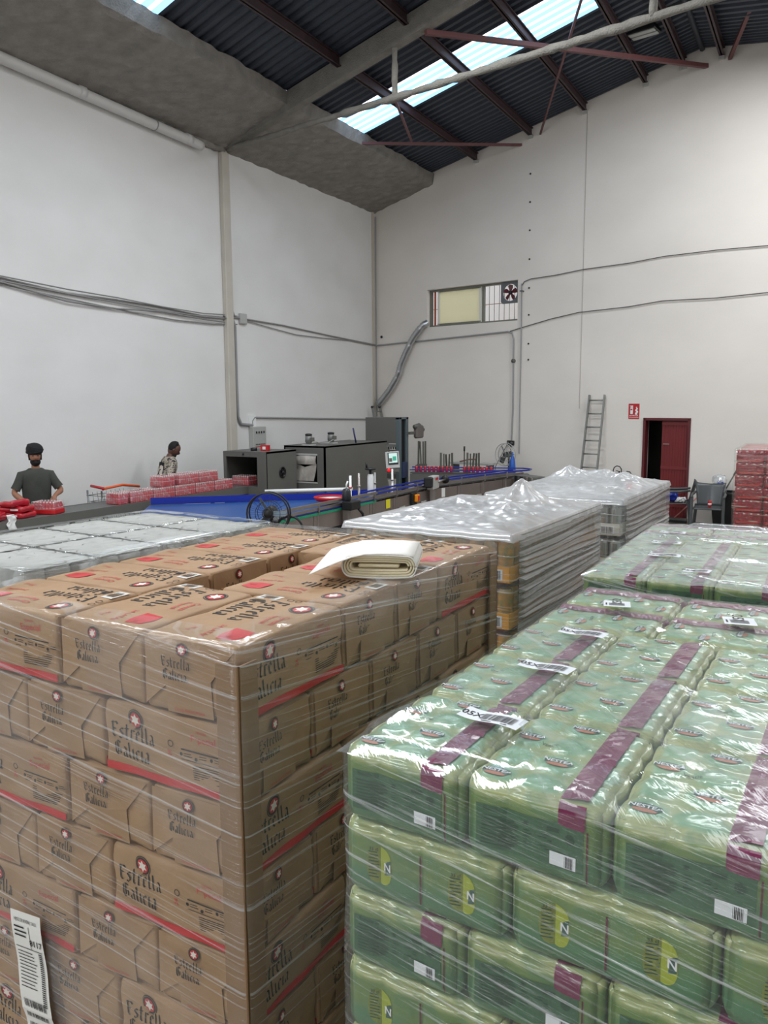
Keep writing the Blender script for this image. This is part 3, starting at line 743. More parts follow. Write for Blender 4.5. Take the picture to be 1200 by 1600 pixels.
def gdisp(p, q):
    p = p.copy()
    if abs(q.y) > .99: p.y -= math.copysign(.007 * (1 - abs(math.cos(q.x * 1.5 * math.pi)) ** .5), q.y)
    if abs(q.x) > .99: p.x -= math.copysign(.007 * (1 - abs(math.sin(q.y * 2 * math.pi)) ** .5), q.x)
    if q.z > .99:
        cx = (q.x * 1.5 + 1.5) % 1 - .5; cy = (q.y * 2 + 2) % 1 - .5; r = math.hypot(cx, cy)
        p.z -= .0050 * (1 / (1 + math.exp(-(r - .42) * 30))) + .0018 * (r < .32)
    return p
def gmap():
    F = {}
    for k, fn in side(GW / 2, GL / 2, GH / 2).items():
        def g(a, b_, o, fn=fn):
            p0 = Vector(fn(a, b_, 0)); n = Vector(fn(a, b_, 1)) - p0; hx, hy, hz, r = GW / 2, GL / 2, GH / 2, .02
            q = Vector((p0.x / hx, p0.y / hy, p0.z / hz))
            inn = Vector([max(-h + r, min(h - r, c)) for c, h in zip(p0, (hx, hy, hz))]); dd = p0 - inn
            return tuple(gdisp(inn + dd.normalized() * r, q) + dd.normalized() * o)
        F[k] = g
    return F
def make_gpack(full=True):
    t = thing('drink_pack', '', 'drink pack')
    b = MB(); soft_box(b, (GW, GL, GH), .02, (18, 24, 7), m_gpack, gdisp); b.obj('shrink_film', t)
    F = gmap(); xs0, xs1 = GW * .175, GW * .36
    p = MB()
    for k in ('-y', '+y'):
        d = Decal(p, F[k]); sg = 1 if k == '-y' else -1
        x0, x1 = (-.078, xs1 - .002) if sg == 1 else (-xs1 + .002, .078)
        d.rect(x0, -.036, x1, .024, m_gpan, .0012, 14, 5)
        u = lambda f_: x0 + (x1 - x0) * f_
        if full:
            d.put(text_geo('Botella 330', .01), u(.2), .017, .006, m_gtxt, .002)
            d.lines(u(.05), -.032, u(.42), .012, 9, m_gtxt, .002, .4); d.lines(u(.46), -.018, u(.72), .006, 6, m_gtxt, .002, .4)
            d.rect(u(.46), .010, u(.78), .016, m_gtxt, .002); d.disc(u(.88), .006, .007, m_gtxt, .002, 10)
            d.rect(u(.70), -.034, u(.94), -.016, m_lab, .002); d.bars(u(.72), -.033, u(.92), -.018, 16, m_kink, .0026)
    if full:
        d = Decal(p, F['top'])
        for i, (cx, cy) in enumerate(((-.064, -.098), (-.064, .036), (0.0, -.03), (0.0, .1), (.083, .05))):
            if i == 4: continue
            d.disc(cx, cy, .021, m_ndark, .0012, 14, ry=.011); d.disc(cx, cy - .008, .016, m_nor, .0016, 12, ry=.005)
            d.put(text_geo('NESTEA', .03), cx, cy - .003, .0085, m_lab, .0022)
        d.put(text_geo('VERDE', .02), -.03, .018, .006, m_gtxt, .0015)
    p.obj('printing', t, label='dark green information panels and small tea logos')
    p = MB()
    d = Decal(p, F['top']); d.rect(xs0, -GL / 2 + .012, xs1, GL / 2 - .012, m_purp, .0022, 3, 24)
    for k, sg in (('-y', 1), ('+y', -1)):
        e = Decal(p, F[k]); a, c = (xs0, xs1) if sg == 1 else (-xs1, -xs0)
        e.rect(a, .022, c, GH / 2 - .001, m_purp, .0022, 3, 8)
    if full:
        for yy in (-.075, .0, .075): d.put(text_geo('abrir', .01), (xs0 + xs1) / 2, yy - .01, .008, m_purt, .003, rot=1.57)
    p.obj('carrying_strip', t, label='purple strip over the top of the pack')
    if full:
        for k in ('+x', '-x'):
            for cy in (-.067, .067):
                f = MB(); d = Decal(f, F[k]); off = .0006
                n = 18
                P = lambda a: (cy + .021 * math.copysign(abs(math.cos(a)) ** .7, math.cos(a)), -.004 + .029 * math.copysign(abs(math.sin(a)) ** .7, math.sin(a)))
                q = [P(2 * math.pi * i / n) for i in range(n)]
                L_ = [(min(x, cy), y) for x, y in q]; Rr = [(max(x, cy), y) for x, y in q]
                f.add([d.fn(x, y, off) for x, y in L_], [tuple(range(n))], m_cano); f.add([d.fn(x, y, off) for x, y in Rr], [tuple(range(n))], m_cany)
                d.lines(cy - .018, -.026, cy - .001, .018, 9, m_gtxt, .0012, .35); d.put(text_geo('33 cl', .02), cy - .010, .018, .005, m_gtxt, .0012)
                f.add([d.fn(cy + .009, -.016, .0010), d.fn(cy + .020, -.012, .0010), d.fn(cy + .020, .010, .0010), d.fn(cy + .012, .006, .0010)], [(0, 1, 2, 3)], m_ndark)
                d.put(text_geo('N', .03), cy + .0135, -.008, .012, m_lab, .0016)
                f.obj('can_window', t, label='opening in the film showing the yellow green can')
            f = MB(); d = Decal(f, F[k]); d.rect(-.0014, -.045, .0014, .03, m_gseam, .0012, 1, 6); f.obj('seam', t)
        for k, xx in (('-y', xs1 + .002), ('+y', -xs1 - .002)):
            f = MB(); d = Decal(f, F[k]); d.rect(xx, -.05, xx + .0022, .022, m_gseam, .0014, 1, 6); f.obj('seam', t)
    return t
gp_full, gp_lite = make_gpack(), make_gpack(False); gused = set()
def put_green(Mx, rot0, top, u, v, ly, rot, label, group, full):
    src = gp_full if full else gp_lite
    p = Mx @ Vector((u, v, top - GH / 2 - ly * (GH + .0005)))
    if src.name not in gused:
        gused.add(src.name); src.location = p; src.rotation_euler = (0, 0, rot0 + rot); src['label'] = label; src['group'] = group; return src
    return dup(src, p, rot0 + rot, label, group)
def green_stack(x, y, rot0, top, nl, where, group, vis):
    Mx = Matrix.Translation((x, y, 0)) @ Matrix.Rotation(rot0, 4, 'Z')
    for ly in range(nl):
        L = 'top layer' if ly == 0 else NTH[ly] + ' layer down'
        P = []
        if ly % 2 == 0:
            for j in range(3):
                for i in range(4): P.append((.1 + i * .2, GL / 2 + j * .2675, 0, '%s row, %s from left' % (ORD[j], ORD[i])))
            for j in range(2):
                for i in range(3): P.append((GL / 2 + i * .2675, .8025 + .1 + j * .2, 1.5708, '%s row, %s from left' % (ORD[3 + j], ORD[i])))
        else:
            for j in range(2):
                for i in range(3): P.append((GL / 2 + i * .2675, .1 + j * .2, 1.5708, '%s row, %s from left' % (ORD[j], ORD[i])))
            for j in range(3):
                for i in range(4): P.append((.1 + i * .2, .4 + GL / 2 + j * .2675, 0, '%s row, %s from left' % (ORD[2 + j], ORD[i])))
        for u, v, r_, nm in P:
            front = nm.startswith('first row'); left = nm.endswith('first from left')
            rim = u > .53 or v > .93
            if ly and not (front or left or rim): continue
            put_green(Mx, rot0, top, u, v, ly, r_, 'green drink pack, %s, %s, %s' % (where, L, nm), group, ly == 0 or (front and ly < vis))
    return Mx
GT1, GT2 = 1.85, 1.80
GM = green_stack(-.606, .968, R(-2.6), GT1, 14, 'nearest green pallet', 'green drink packs on the nearest pallet', 6)
pallet('wooden pallet under the nearest green drink packs', GM @ Vector((.8, 0, 0)), R(-2.6), .8, 1.2, GT1 - 14 * (GH + .0005))
GM2 = green_stack(-.672, 2.575, R(-.3), GT2, 14, 'second green pallet', 'green drink packs on the pallet behind', 1)
pallet('wooden pallet under the second stack of green drink packs', GM2 @ Vector((.8, 0, 0)), R(-.3), .8, 1.2, GT2 - 14 * (GH + .0005))
# stickers on the strips
def sticker(Mx, u, v, top, rot, w_, h, label, txt):
    t = thing('barcode_sticker', label, 'sticker', Mx @ Vector((u, v, top + .0165)), rot, 'white barcode stickers on the green packs')
    f = MB(); d = Decal(f, lambda a, b, o: (a, b, o + .002 * math.sin(a * 60))); d.rect(-w_ / 2, -h / 2, w_ / 2, h / 2, m_lab, 0, 10, 2); f.obj('paper', t)
    f = MB(); d = Decal(f, lambda a, b, o: (a, b, o + .002 * math.sin(a * 60)))
    d.put(text_geo(txt, .01), -w_ * .33, -h * .18, h * .36, m_kink, .0008); d.bars(-w_ * .16, -h * .3, w_ * .40, h * .28, 26, m_kink, .0008); d.lines(-w_ * .1, -h * .46, w_ * .35, -h * .34, 1, m_kink, .0008)
    f.obj('barcode', t)
for (u, v, r_, w_, h, nm) in ((.172, .165, -.12, .105, .042, 'first pack of the left strip'), (.160, .44, -.1, .1, .042, 'second pack of the left strip'), (.150, .69, -.08, .098, .04, 'third pack of the left strip'),
                         (.145, .97, -1.3, .07, .062, 'turned pack at the back left'), (.42, .95, -1.35, .075, .066, 'turned pack at the back middle'),
                         (.75, .55, -.1, .1, .042, 'strip near the right edge of the frame'), (.66, .17, -.15, .11, .046, 'third strip near the front edge')):
    sticker(GM, u, v, GT1, r_ + R(-2.6), w_, h, 'white barcode sticker on the nearest green pallet, ' + nm, '05X')
for (u, v, r_, w_, h, nm) in ((.2, .33, 0, .105, .05, 'front left'), (.16, .6, 0, .105, .05, 'middle left'), (.14, .86, 0, .1, .05, 'back left'), (.34, .1, -.1, .08, .05, 'at the front edge')):
    sticker(GM2, u, v, GT2, r_, w_, h, 'white barcode sticker on the second green pallet, ' + nm, '05X')

# clear film over the green packs: wound sides and a creased top sheet
def top_sheet(mb, w_, d, z, m, n=(46, 64), amp=.006, seed=0., ridges=(), drop=.02, rr_=.05):
    vs = []; fs = []
    for j in range(n[1] + 1):
        for i in range(n[0] + 1):
            x, y = w_ * i / n[0], d * j / n[1]
            e = noise.noise((x * 9 + seed, y * 9, seed)); h = amp * (1 - abs(e) * 2.2) * .6 + amp * .5 * noise.noise((x * 26, y * 26, seed + 4))
            for (x0, y0, x1, y1, hh, ww) in ridges:
                ax, ay = x1 - x0, y1 - y0; L2 = ax * ax + ay * ay; t = max(0, min(1, ((x - x0) * ax + (y - y0) * ay) / L2))
                dd = math.hypot(x - x0 - ax * t, y - y0 - ay * t); h += hh * (1 - .5 * t) * math.exp(-(dd / ww) ** 2)
            b = min(x, y, w_ - x, d - y); h -= drop * max(0, 1 - b / rr_) ** 2
            vs.append((x, y, z + h))
    k = n[0] + 1
    for j in range(n[1]):
        for i in range(n[0]): fs.append((j * k + i, j * k + i + 1, (j + 1) * k + i + 1, (j + 1) * k + i))
    mb.add(vs, fs, m, True); return mb
m_film_g = film('stretch film on green packs', base=.03, streak=.42, veil=.06, ang=.16, sc=(3.5, 110), thr=(.57, .68), gl=.06)
m_film_gt = film('creased top film', base=.09, streak=.16, veil=.16, ang=.7, sc=(4, 26), vert=False, thr=(.6, .7), gl=.10, rough=.12)
m_film_gt2 = film('creased hazy top film', base=.26, streak=.22, veil=.2, ang=.9, sc=(5, 30), vert=False, thr=(.58, .7), gl=.1, rough=.12)
for Mx, r0, top, mt, nm, sd, rg in ((GM, R(-2.6), GT1, m_film_gt, 'nearest', 1.3, ((.35, 0.02, .1, .34, .012, .012), (.30, .02, .16, .32, .012, .01), (.42, .1, .72, .18, .012, .012), (.3, .55, .48, .42, .01, .012), (.0, .1, .1, .3, .01, .02), (.12, .86, .5, .74, .012, .01), (.2, .7, .36, .62, .01, .012))),
                                    (GM2, R(-.3), GT2, m_film_gt2, 'second', 5.1, ((.05, .15, .4, .02, .015, .02), (.1, .4, .7, .38, .012, .02), (.05, .8, .7, .75, .012, .02), (.2, 1.1, .7, 1.15, .02, .03)))):
    t = thing('stretch_film', 'clear creased stretch film over the %s stack of green drink packs' % nm, 'film', Mx @ Vector((.806, -.006, 0)), r0)
    f = MB(); wrap_shell(f, .812, 1.212, top - 14 * GH, top - .012, .03, m_film_g, amp=.005); f.obj('side_film', t)
    f = MB(); top_sheet(f, .808, 1.208, top + .006, mt, seed=sd, ridges=rg); f.obj('top_film', t, loc=(-.81, .002, 0))
# ---------------- cans and the other palletised loads
def can_mesh(name, r, h, body, lid=None, n=14):
    mb = MB()
    mb.lathe([(r * .78, 0), (r * .95, h * .03), (r, h * .09), (r, h * .86), (r * .93, h * .93), (r * .80, h * .975), (r * .80, h)], body, n)
    mb.lathe([(r * .80, h), (r * .76, h), (r * .74, h - .005), (.001, h - .005)], lid or m_lid, n)
    return mb.mesh(name)
m_lid = mat('can lid', (196, 196, 192), .3, metal=.7)
m_cgrey = mat('pale grey can', (168, 166, 162), .35, coat=.3, var=.1, scale=20)
m_cbrown = mat('print brown grey', (122, 112, 106), .45)
m_csilv = mat('silver can', (158, 160, 158), .25, metal=.75)
m_cora = mat('orange can', (206, 134, 34), .3, coat=.3, var=.6, scale=30, c2=(112, 118, 62))
m_tray = mat('amber tray card', (226, 158, 40), .5)
m_trayw = mat('white tray card', (206, 202, 192), .5)

# ---- pale cans at the left, each pack under its own clear film
m_pf = film('pack film', base=.10, streak=.14, veil=.1, ang=.2, sc=(8, 20), vert=False, thr=(.55, .68), gl=.05, rough=.3, tint=(176, 175, 172))
m_film_w = film('stretch film on pale cans', base=.05, streak=.34, veil=.08, ang=.02, sc=(2.0, 120), thr=(.55, .67), gl=.06)
WX, WY, WR, WT = -2.19, 2.93, R(-4.5), 1.81
WM = Matrix.Translation((WX, WY, 0)) @ Matrix.Rotation(WR, 4, 'Z')         # far right corner, pallet runs toward the camera
cr_, chh = .0495, .165
me_c = can_mesh('can', cr_, chh, m_cgrey, n=16)
m_pad = mat('milky film', (204, 202, 198), .32, coat=.3, var=.12, scale=7)
V_ = Vector
def pale_pack(loc, label, vis):
    t = thing('can_pack', label, 'can pack', loc, WR, 'shrink wrapped packs of pale cans on the left pallet')
    for i in range(4):
        for j in range(3):
            if vis == 0 and i != 3: continue
            o = ob('can', me_c, t, (-.15 + .1 * i, -.1 + .1 * j, -chh / 2), random.random() * 6)
    f = MB()
    def dsp(p, q):
        p = p.copy()
        if q.z > .99:
            cx = (q.x * 2 + 2) % 1 - .5; cy = (q.y * 1.5 + 1.5) % 1 - .5; r = math.hypot(cx, cy); p.z -= .0038 / (1 + math.exp(-(r - .44) * 22)); p.z += noise.noise((q.x * 6, q.y * 5, loc[0])) * .0012
        for k, nn in ((0, 1.5), (1, 2)):
            if abs(q[k]) > .99: c = abs(math.cos(q[1 - k] * math.pi * nn)) if nn == 1.5 else abs(math.sin(q[1 - k] * math.pi * nn)); p[k] -= math.copysign(.008 * (1 - c ** .5), q[k])
        return p
    soft_box(f, (.398, .299, chh + .006), .010, (24, 18, 4), m_pf, dsp); f.obj('shrink_film', t)
    if vis:
        f = MB(); vs = []; fs = []
        for b_ in range(31):
            for a_ in range(41):
                q = V_((-1 + a_ / 20, -1 + b_ / 15, 1)); p = dsp(V_((q.x * .193, q.y * .1435, chh / 2 + .0042 - .003)), q); vs.append(p)
        for b_ in range(30):
            for a_ in range(40): k = b_ * 41 + a_; fs.append((k, k + 1, k + 42, k + 41))
        f.add(vs, fs, m_pad, True); f.obj('top_film', t, label='milky film pressed over the can tops')
    return t
for ly in range(3):
    for j in range(4):
        for i in range(2):
            if ly and i: continue
            p = WM @ Vector((-.202 - i * .406, -.152 - j * .306, WT - chh / 2 - .004 - ly * (chh + .007)))
            pale_pack(p, 'pack of pale grey cans, %s layer, %s from the far end, %s column' % (NTH[ly], ORD[j], 'right' if i == 0 else 'left'), 1 if ly == 0 and i == 0 else (1 if ly == 0 else 0))
# plain lower load standing in for layers that cannot be seen is left out; slip sheet and legs carry the top
hl = WT - 3 * (chh + .007)
t = thing('wrapped_load', 'closed lower layers of pale cans under the left can packs', 'load', WM @ Vector((-.405, -.612, 0)), WR)
f = MB(); soft_box(f, (.80, 1.2, hl - .15), .03, (14, 20, 10), m_cgrey, None, Matrix.Translation((0, 0, .148 + (hl - .15) / 2))); f.obj('lower_layers', t)
pallet('wooden pallet under the pale grey cans', WM @ Vector((0, -1.21, 0)), WR)
t = thing('stretch_film', 'clear stretch film wound round the pale grey cans at the left', 'film', WM @ Vector((.012, -1.232, 0)), WR)
f = MB(); wrap_shell(f, .83, 1.25, .14, WT + .004, .035, m_film_w, top=.04, amp=.006); f.obj('side_film', t)
f = MB()
# printed cans along the right side: grey arcs and bar codes on a few
for j, kind in ((11, 0), (10, 1), (9, 0), (8, 1), (7, 0)):
    d = Decal(f, lambda a, b, o, j=j: (-.0015 + o - .02 * (a / .05) ** 2 - .004, -1.2 + 1.225 - .05 - .102 * j + a, WT - .09 + b))
    if kind: d.bars(-.012, -.02, .014, .03, 8, m_cbrown, .0) if False else [d.rect(-.012, -.02 + .006 * q, .014, -.017 + .006 * q, m_cbrown, .0) for q in range(9)]
    else: d.disc(0, -.055, .04, m_cbrown, 0, 20, r0=.036)
o = f.obj('can_print', t, loc=(-.012, -.02, 0))

# ---- tray loads under loose white film (amber cans in the middle, silver cans behind)
m_sheet = film('loose white film', base=.55, streak=.2, veil=.22, ang=.5, sc=(3, 14), vert=False, thr=(.52, .7), gl=.04, rough=.30, tint=(204, 204, 205))
m_string = film('roped stretch film', base=.5, streak=.4, veil=.1, ang=-.0, sc=(1.2, 90), thr=(.46, .62), gl=.05, rough=.25, tint=(160, 160, 160))
m_film_o = film('stretch film over trays', base=.07, streak=.35, veil=.08, ang=.04, sc=(2, 110), thr=(.54, .66), gl=.06)
def tray_load(x, y, rot, top, nl, mcan, mtray, adj, where, peaks, seed):
    Mx = Matrix.Translation((x, y, 0)) @ Matrix.Rotation(rot, 4, 'Z')       # near right corner
    r, h, pit = .0325, .165, .198
    me = can_mesh('can_' + adj, r, h, mcan, n=12)
    tw, tl = .264, .40
    def tray(u, v, ly, lab, shown):
        t = thing('can_tray', lab, 'can tray', Mx @ Vector((u, v, top - (ly + 1) * pit + .004)), rot, '%s cans in trays on the %s' % (adj, where))
        f = MB(); e = .003
        f.box((0, 0, e / 2), (tw, tl, e), mtray)
        for s in (-1, 1): f.box((s * (tw / 2 - e / 2), 0, .034), (e, tl, .068), mtray); f.box((0, s * (tl / 2 - e / 2), .034), (tw, e, .068), mtray)
        f.obj('tray', t)
        f = MB(); d = Decal(f, lambda a, b, o: (a, -tl / 2 - o, b)); d.rect(.02, .008, .10, .056, m_lab, .001); d.bars(.026, .012, .094, .05, 16, m_kink, .0016); f.obj('barcode', t)
        for i in range(4):
            for j in range(6):
                if (j == 0) or (i == 3 and shown): ob('can', me, t, (-.099 + i * .066, -.165 + j * .066, .004), random.random() * 6)
        return t
    for ly in range(nl):
        for i in range(3):
            tray(-tw / 2 - .002 - i * (tw + .002), tl / 2 + .002, ly, 'tray of %s cans, %s, %s layer, front row %s from right' % (adj, where, NTH[ly], ORD[i]), i == 0)
        for j in (1, 2):
            tray(-tw / 2 - .002, tl / 2 + .002 + j * (tl + .002), ly, 'tray of %s cans, %s, %s layer, right side %s from front' % (adj, where, NTH[ly], ORD[j]), True)
    hl = top - nl * pit
    t = thing('wrapped_load', 'closed lower layers of the %s' % where, 'load', Mx @ Vector((-.4, .6, 0)), rot)
    f = MB(); soft_box(f, (.79, 1.2, hl - .144), .02, (10, 14, 8), mtray, None, Matrix.Translation((0, 0, .142 + (hl - .144) / 2))); f.obj('lower_layers', t)
    pallet('wooden pallet under the %s' % where, Mx.translation, rot)
    t = thing('stretch_film', 'loose crumpled white film and roped wrap over the %s' % where, 'film', Mx @ Vector((.014, -.014, 0)), rot)
    f = MB(); W, Dd = .828, 1.232
    # sides: roped horizontal folds on the long right side, clearer film at the front
    rnd = random.Random(seed); z0, z1 = .14, top + .004; ny_ = 24; zs = []; z = z1
    while z > z0: zs.append(z); z -= rnd.uniform(.010, .024)
    vs = []; fs = []; k = ny_ + 1
    for a, z in enumerate(zs):
        bulge = .010 * (a % 2) + rnd.uniform(0, .006)
        if abs((top - z) % pit) < .02: bulge -= .012
        for j in range(k):
            yy = Dd * (.06 + .94 * j / ny_); sag = .004 * math.sin(j * .35 + a * .3) + .022 * (j / ny_ - .5) * math.sin(a * .45)
            vs.append((bulge * (1 if 0 < j < ny_ else .3), yy, z + sag * (1 if a else 0)))
    for a in range(len(zs) - 1):
        for j in range(ny_): fs.append((a * k + j, (a + 1) * k + j, (a + 1) * k + j + 1, a * k + j + 1))
    f.add(vs, fs, m_string, False); f.obj('roped_film', t, label='grey white film pulled into horizontal ropes')
    f = MB(); wrap_shell(f, W, Dd, z0, z1 - .01, .03, m_film_o, amp=.004); f.obj('side_film', t)
    f = MB(); n = (90, 130); vs = []; fs = []
    for j in range(n[1] + 1):
        for i in range(n[0] + 1):
            u, v = -.008 + (W + .016) * i / n[0], -.008 + (Dd + .016) * j / n[1]
            b = min(u, v, W - u, Dd - v); hh = 0
            a1 = noise.noise((u * 5 + seed, v * 4, seed)); a2 = noise.noise((u * 11, v * 12 + seed, 2)); a3 = noise.noise((u * 25, v * 24, seed))
            hh = .008 * (1 - abs(a1) * 3.0) + .006 * (1 - abs(a2) ** .8 * 2.6) + .0035 * (1 - abs(a3) ** .7 * 2.2) + .010
            for px, py, ph, pw in peaks:
                q = math.hypot(u - px, v - py); an = math.atan2(v - py, u - px); hh += ph * math.exp(-(q / pw) ** 1.3) * (1 + .22 * math.cos(an * 5 + seed) * min(1, q / pw))
            hh = max(0, hh) * min(1, max(0, b + .01) / .12); zz = top + .012 + hh
            if b < 0: zz -= .03 + .008 * a2
            vs.append((-W + u, v, zz))
    k = n[0] + 1
    for j in range(n[1]):
        for i in range(n[0]): fs.append((j * k + i, j * k + i + 1, (j + 1) * k + i + 1, (j + 1) * k + i))
    f.add(vs, fs, m_sheet, True); f.obj('top_sheet', t, label='crumpled milky plastic sheet')
tray_load(-1.106, 3.101, R(-2.7), 1.80, 4, m_cora, m_tray, 'amber', 'middle pallet', ((.52, .86, .15, .09), (.60, .55, .05, .08), (.25, .25, .02, .08), (.2, .8, .03, .1)), 3.3)
tray_load(-.975, 4.53, R(-2.2), 1.795, 4, m_csilv, m_trayw, 'silver', 'far white pallet', ((.62, .80, .07, .12), (.2, 1.0, .08, .10), (.42, 1.08, .06, .1), (.6, .3, .03, .1)), 8.1)

# ---- red packs at the right under shiny film
m_rpack = mat('red shrink film', (178, 16, 50), .25, coat=.6, var=.35, scale=26, c2=(96, 8, 28), bump=.5, bscale=34)
m_rband = mat('pale can rims', (214, 170, 170), .3, coat=.4)
RM = Matrix.Translation((-.775, 8.7, 0))
def make_rpack():
    t = thing('red_pack', '', 'drink pack'); b = MB(); RW, RL, RH = .262, .394, .122
    def dsp(p, q):
        p = p.copy()
        if abs(q.y) > .99: p.y -= math.copysign(.006 * (1 - abs(math.cos(q.x * 2 * math.pi + math.pi / 2)) ** .5), q.y)
        if abs(q.x) > .99: p.x -= math.copysign(.006 * (1 - abs(math.cos(q.y * 3 * math.pi + math.pi / 2)) ** .5), q.x)
        return p
    soft_box(b, (RW, RL, RH), .016, (16, 24, 4), m_rpack, dsp); b.obj('shrink_film', t)
    f = MB()
    for i in range(4):
        for z in (.046,): d = Decal(f, lambda a, b_, o: (a, -RL / 2 - .001 - o, b_)); d.disc(-.098 + i * .0655, z, .012, m_rband, .0, 10, ry=.005)
    for j in range(6): d = Decal(f, lambda a, b_, o: (-RW / 2 - .001 - o, -a, b_)); d.disc(-.164 + j * .0655, .046, .012, m_rband, .0, 10, ry=.005)
    d = Decal(f, lambda a, b_, o: (a, -RL / 2 - .001 - o, b_)); d.rect(-.1, -.05, .1, -.03, m_redp, .0005)
    f.obj('printing', t, label='row of pale can rims and a brighter red band'); return t
rp0 = make_rpack(); first = True
for ly in range(14):
    for i, j in ((0, 0), (1, 0), (2, 0), (0, 1), (0, 2), (2, 1), (2, 2)):
        p = RM @ Vector((.135 + i * .266, .2 + j * .398, 1.865 - .061 - ly * .1235)); lab = 'red drink pack, right hand pallet, %s layer, %s' % (NTH[ly], ('front row %s from left' % ORD[i]) if j == 0 else '%s side %s from front' % ('left' if i == 0 else 'right', ORD[j]))
        jx = random.uniform(-.006, .006); p.x += jx
        if first: rp0.location = p; rp0['label'] = lab; rp0['group'] = 'red drink packs on the right hand pallet'; first = False
        else: dup(rp0, p, 0, lab, 'red drink packs on the right hand pallet')
pallet('wooden pallet under the red drink packs', RM @ Vector((.8, 0, 0)), 0)
m_film_r = film('shiny film on red packs', base=.02, streak=.34, veil=.04, ang=.0, sc=(3, 60), thr=(.60, .68), gl=.08, tint=(246, 232, 206))  # cream streaks put into the film colour for its glints
f = MB(); wrap_shell(f, .826, 1.226, 0.14, 1.872, .03, m_film_r, top=.05, amp=.009); f.obj('stretch_film', None, loc=RM @ Vector((.813, -.013, 0)), label='shiny stretch film wound round the red drink packs', cat='film')
# ================================================================== packing line
m_belt_g = mat('grey roller belt', (96, 96, 94), .5, var=.1, scale=12)
# grey packing table along the left wall
TX0, TX1, TZ = -9.28, -8.675, .95
t = thing('packing_table', 'long grey roller table along the left wall where packs are handled', 'table', (-8.98, 8.2, 0))
f = MB(); f.box((0, 0, TZ - .03), (.6, 5.6, .03), m_belt_g, bev=.006); f.obj('bed', t)
for s in (-1, 1):
    f = MB(); f.box((s * .30, 0, TZ - .075), (.03, 5.6, .13), m_dgrey); f.obj('side_rail', t)
for y in (-2.6, -.9, .9, 2.55):
    for s in (-1, 1):
        f = MB(); f.box((s * .28, y, (TZ - .14) / 2), (.05, .05, TZ - .14), m_dgrey); f.obj('leg', t)
f = MB(); f.box((.25, -1.4, .84), (.05, .9, .06), m_black); f.obj('motor_rail', t)

# shrink tunnel hood at the end of the table
def plate_front(mb, x0, x1, z0, z1, ox0, ox1, oz0, oz1, y, m, th=.03):
    for a, b, c, d in ((x0, ox0, z0, z1), (ox1, x1, z0, z1), (ox0, ox1, oz1, z1), (ox0, ox1, z0, oz0)):
        if b > a and d > c: mb.box(((a + b) / 2, y + th / 2, (c + d) / 2), (b - a, th, d - c), m)
t = thing('shrink_tunnel_hood', 'grey sheet metal hood with dark mouth at the end of the packing table', 'machine', (-8.74, 11.0, 0))
f = MB(); plate_front(f, -.46, .46, .0, 1.53, -.40, .27, .93, 1.44, 0, m_dgrey)
f.box((-.445, .45, .765), (.03, .88, 1.53), m_dgrey); f.box((.445, .45, .765), (.03, .88, 1.53), m_dgrey); f.box((0, .45, 1.515), (.92, .88, .03), m_dgrey); f.box((0, .87, .765), (.9, .03, 1.5), m_dark)
f.obj('housing', t)
f = MB(); f.box((-.06, .86, 1.18), (.66, .02, .5), m_dark); f.obj('mouth_shade_sheet', t)  # near-black sheet painted in for the unlit inside of the tunnel
f = MB(); f.box((-.06, .45, .92), (.66, .86, .03), m_belt_g); f.obj('belt', t)
T = Matrix.Translation((.462, .46, 1.155)) @ Matrix.Rotation(R(90), 4, 'Y')
f = MB(); f.lathe([(.095, 0), (.1, .012), (.085, .018), (.08, .004), (.001, .004)], m_black, 20, T=T); f.obj('port_ring', t, label='round dark port in the side of the hood')
f = MB(); f.lathe([(.03, 0), (.03, .03), (.012, .035), (.001, .035)], m_black, 10, T=T)
for k in range(5): a = k * 1.257; f.bar((0, 0, .016), (.075 * math.cos(a), .075 * math.sin(a), .016), .03, .006, m_black, T=T)
f.obj('port_fan', t)
f = MB(); f.box((-.02, -.004, 1.485), (.03, .012, .03), m_black); f.obj('latch', t)
f = MB(); f.box((.33, .40, 1.1), (.006, .05, .25), m_white); f.obj('curtain_edge', t)
t = thing('red_carton', 'small red box standing on top of the tunnel hood', 'box', (-8.55, 11.35, 1.531), R(10))
f = MB(); f.box((0, 0, .05), (.14, .1, .1), m_redp, bev=.004); f.obj('body', t); f = MB(); f.box((0, -.0515, .05), (.06, .003, .05), m_white); f.obj('label_patch', t)
t = thing('black_tape_roll', 'small black roll lying on the tunnel hood beside the red box', 'tape', (-8.76, 11.3, 1.531))
f = MB(); f.lathe([(.03, 0), (.06, 0), (.06, .05), (.03, .05), (.03, 0)], m_black, 14); f.obj('roll', t)

# big oven with plastic curtain
t = thing('shrink_oven', 'large grey shrink oven with a clear plastic curtain and two motors on top', 'machine', (-8.18, 12.0, 0))
f = MB(); plate_front(f, -.44, .44, 0, 1.59, -.26, .27, .95, 1.42, 0, m_dgrey)
f.box((-.425, 1.15, .8), (.03, 2.3, 1.59), m_dgrey); f.box((.425, 1.15, .8), (.03, 2.3, 1.59), m_dgrey); f.box((0, 1.15, 1.575), (.88, 2.3, .03), m_dgrey); f.box((0, 2.28, .8), (.86, .03, 1.58), m_dgrey)
f.obj('housing', t)
f = MB(); f.box((0, .5, 1.18), (.8, .02, .6), m_dark); f.obj('mouth_shade_sheet', t)  # dark sheet standing in for the shade inside the oven
f = MB(); f.box((0, .02, 1.44), (.56, .05, .03), m_lgrey); f.box((0, .02, .935), (.56, .05, .02), m_lgrey); f.obj('opening_trim', t)
m_curt = film('hanging plastic curtain', base=.62, streak=.2, veil=.2, ang=0, sc=(12, 6), thr=(.5, .7), rough=.25, tint=(214, 206, 196), gl=.05)
n = 14
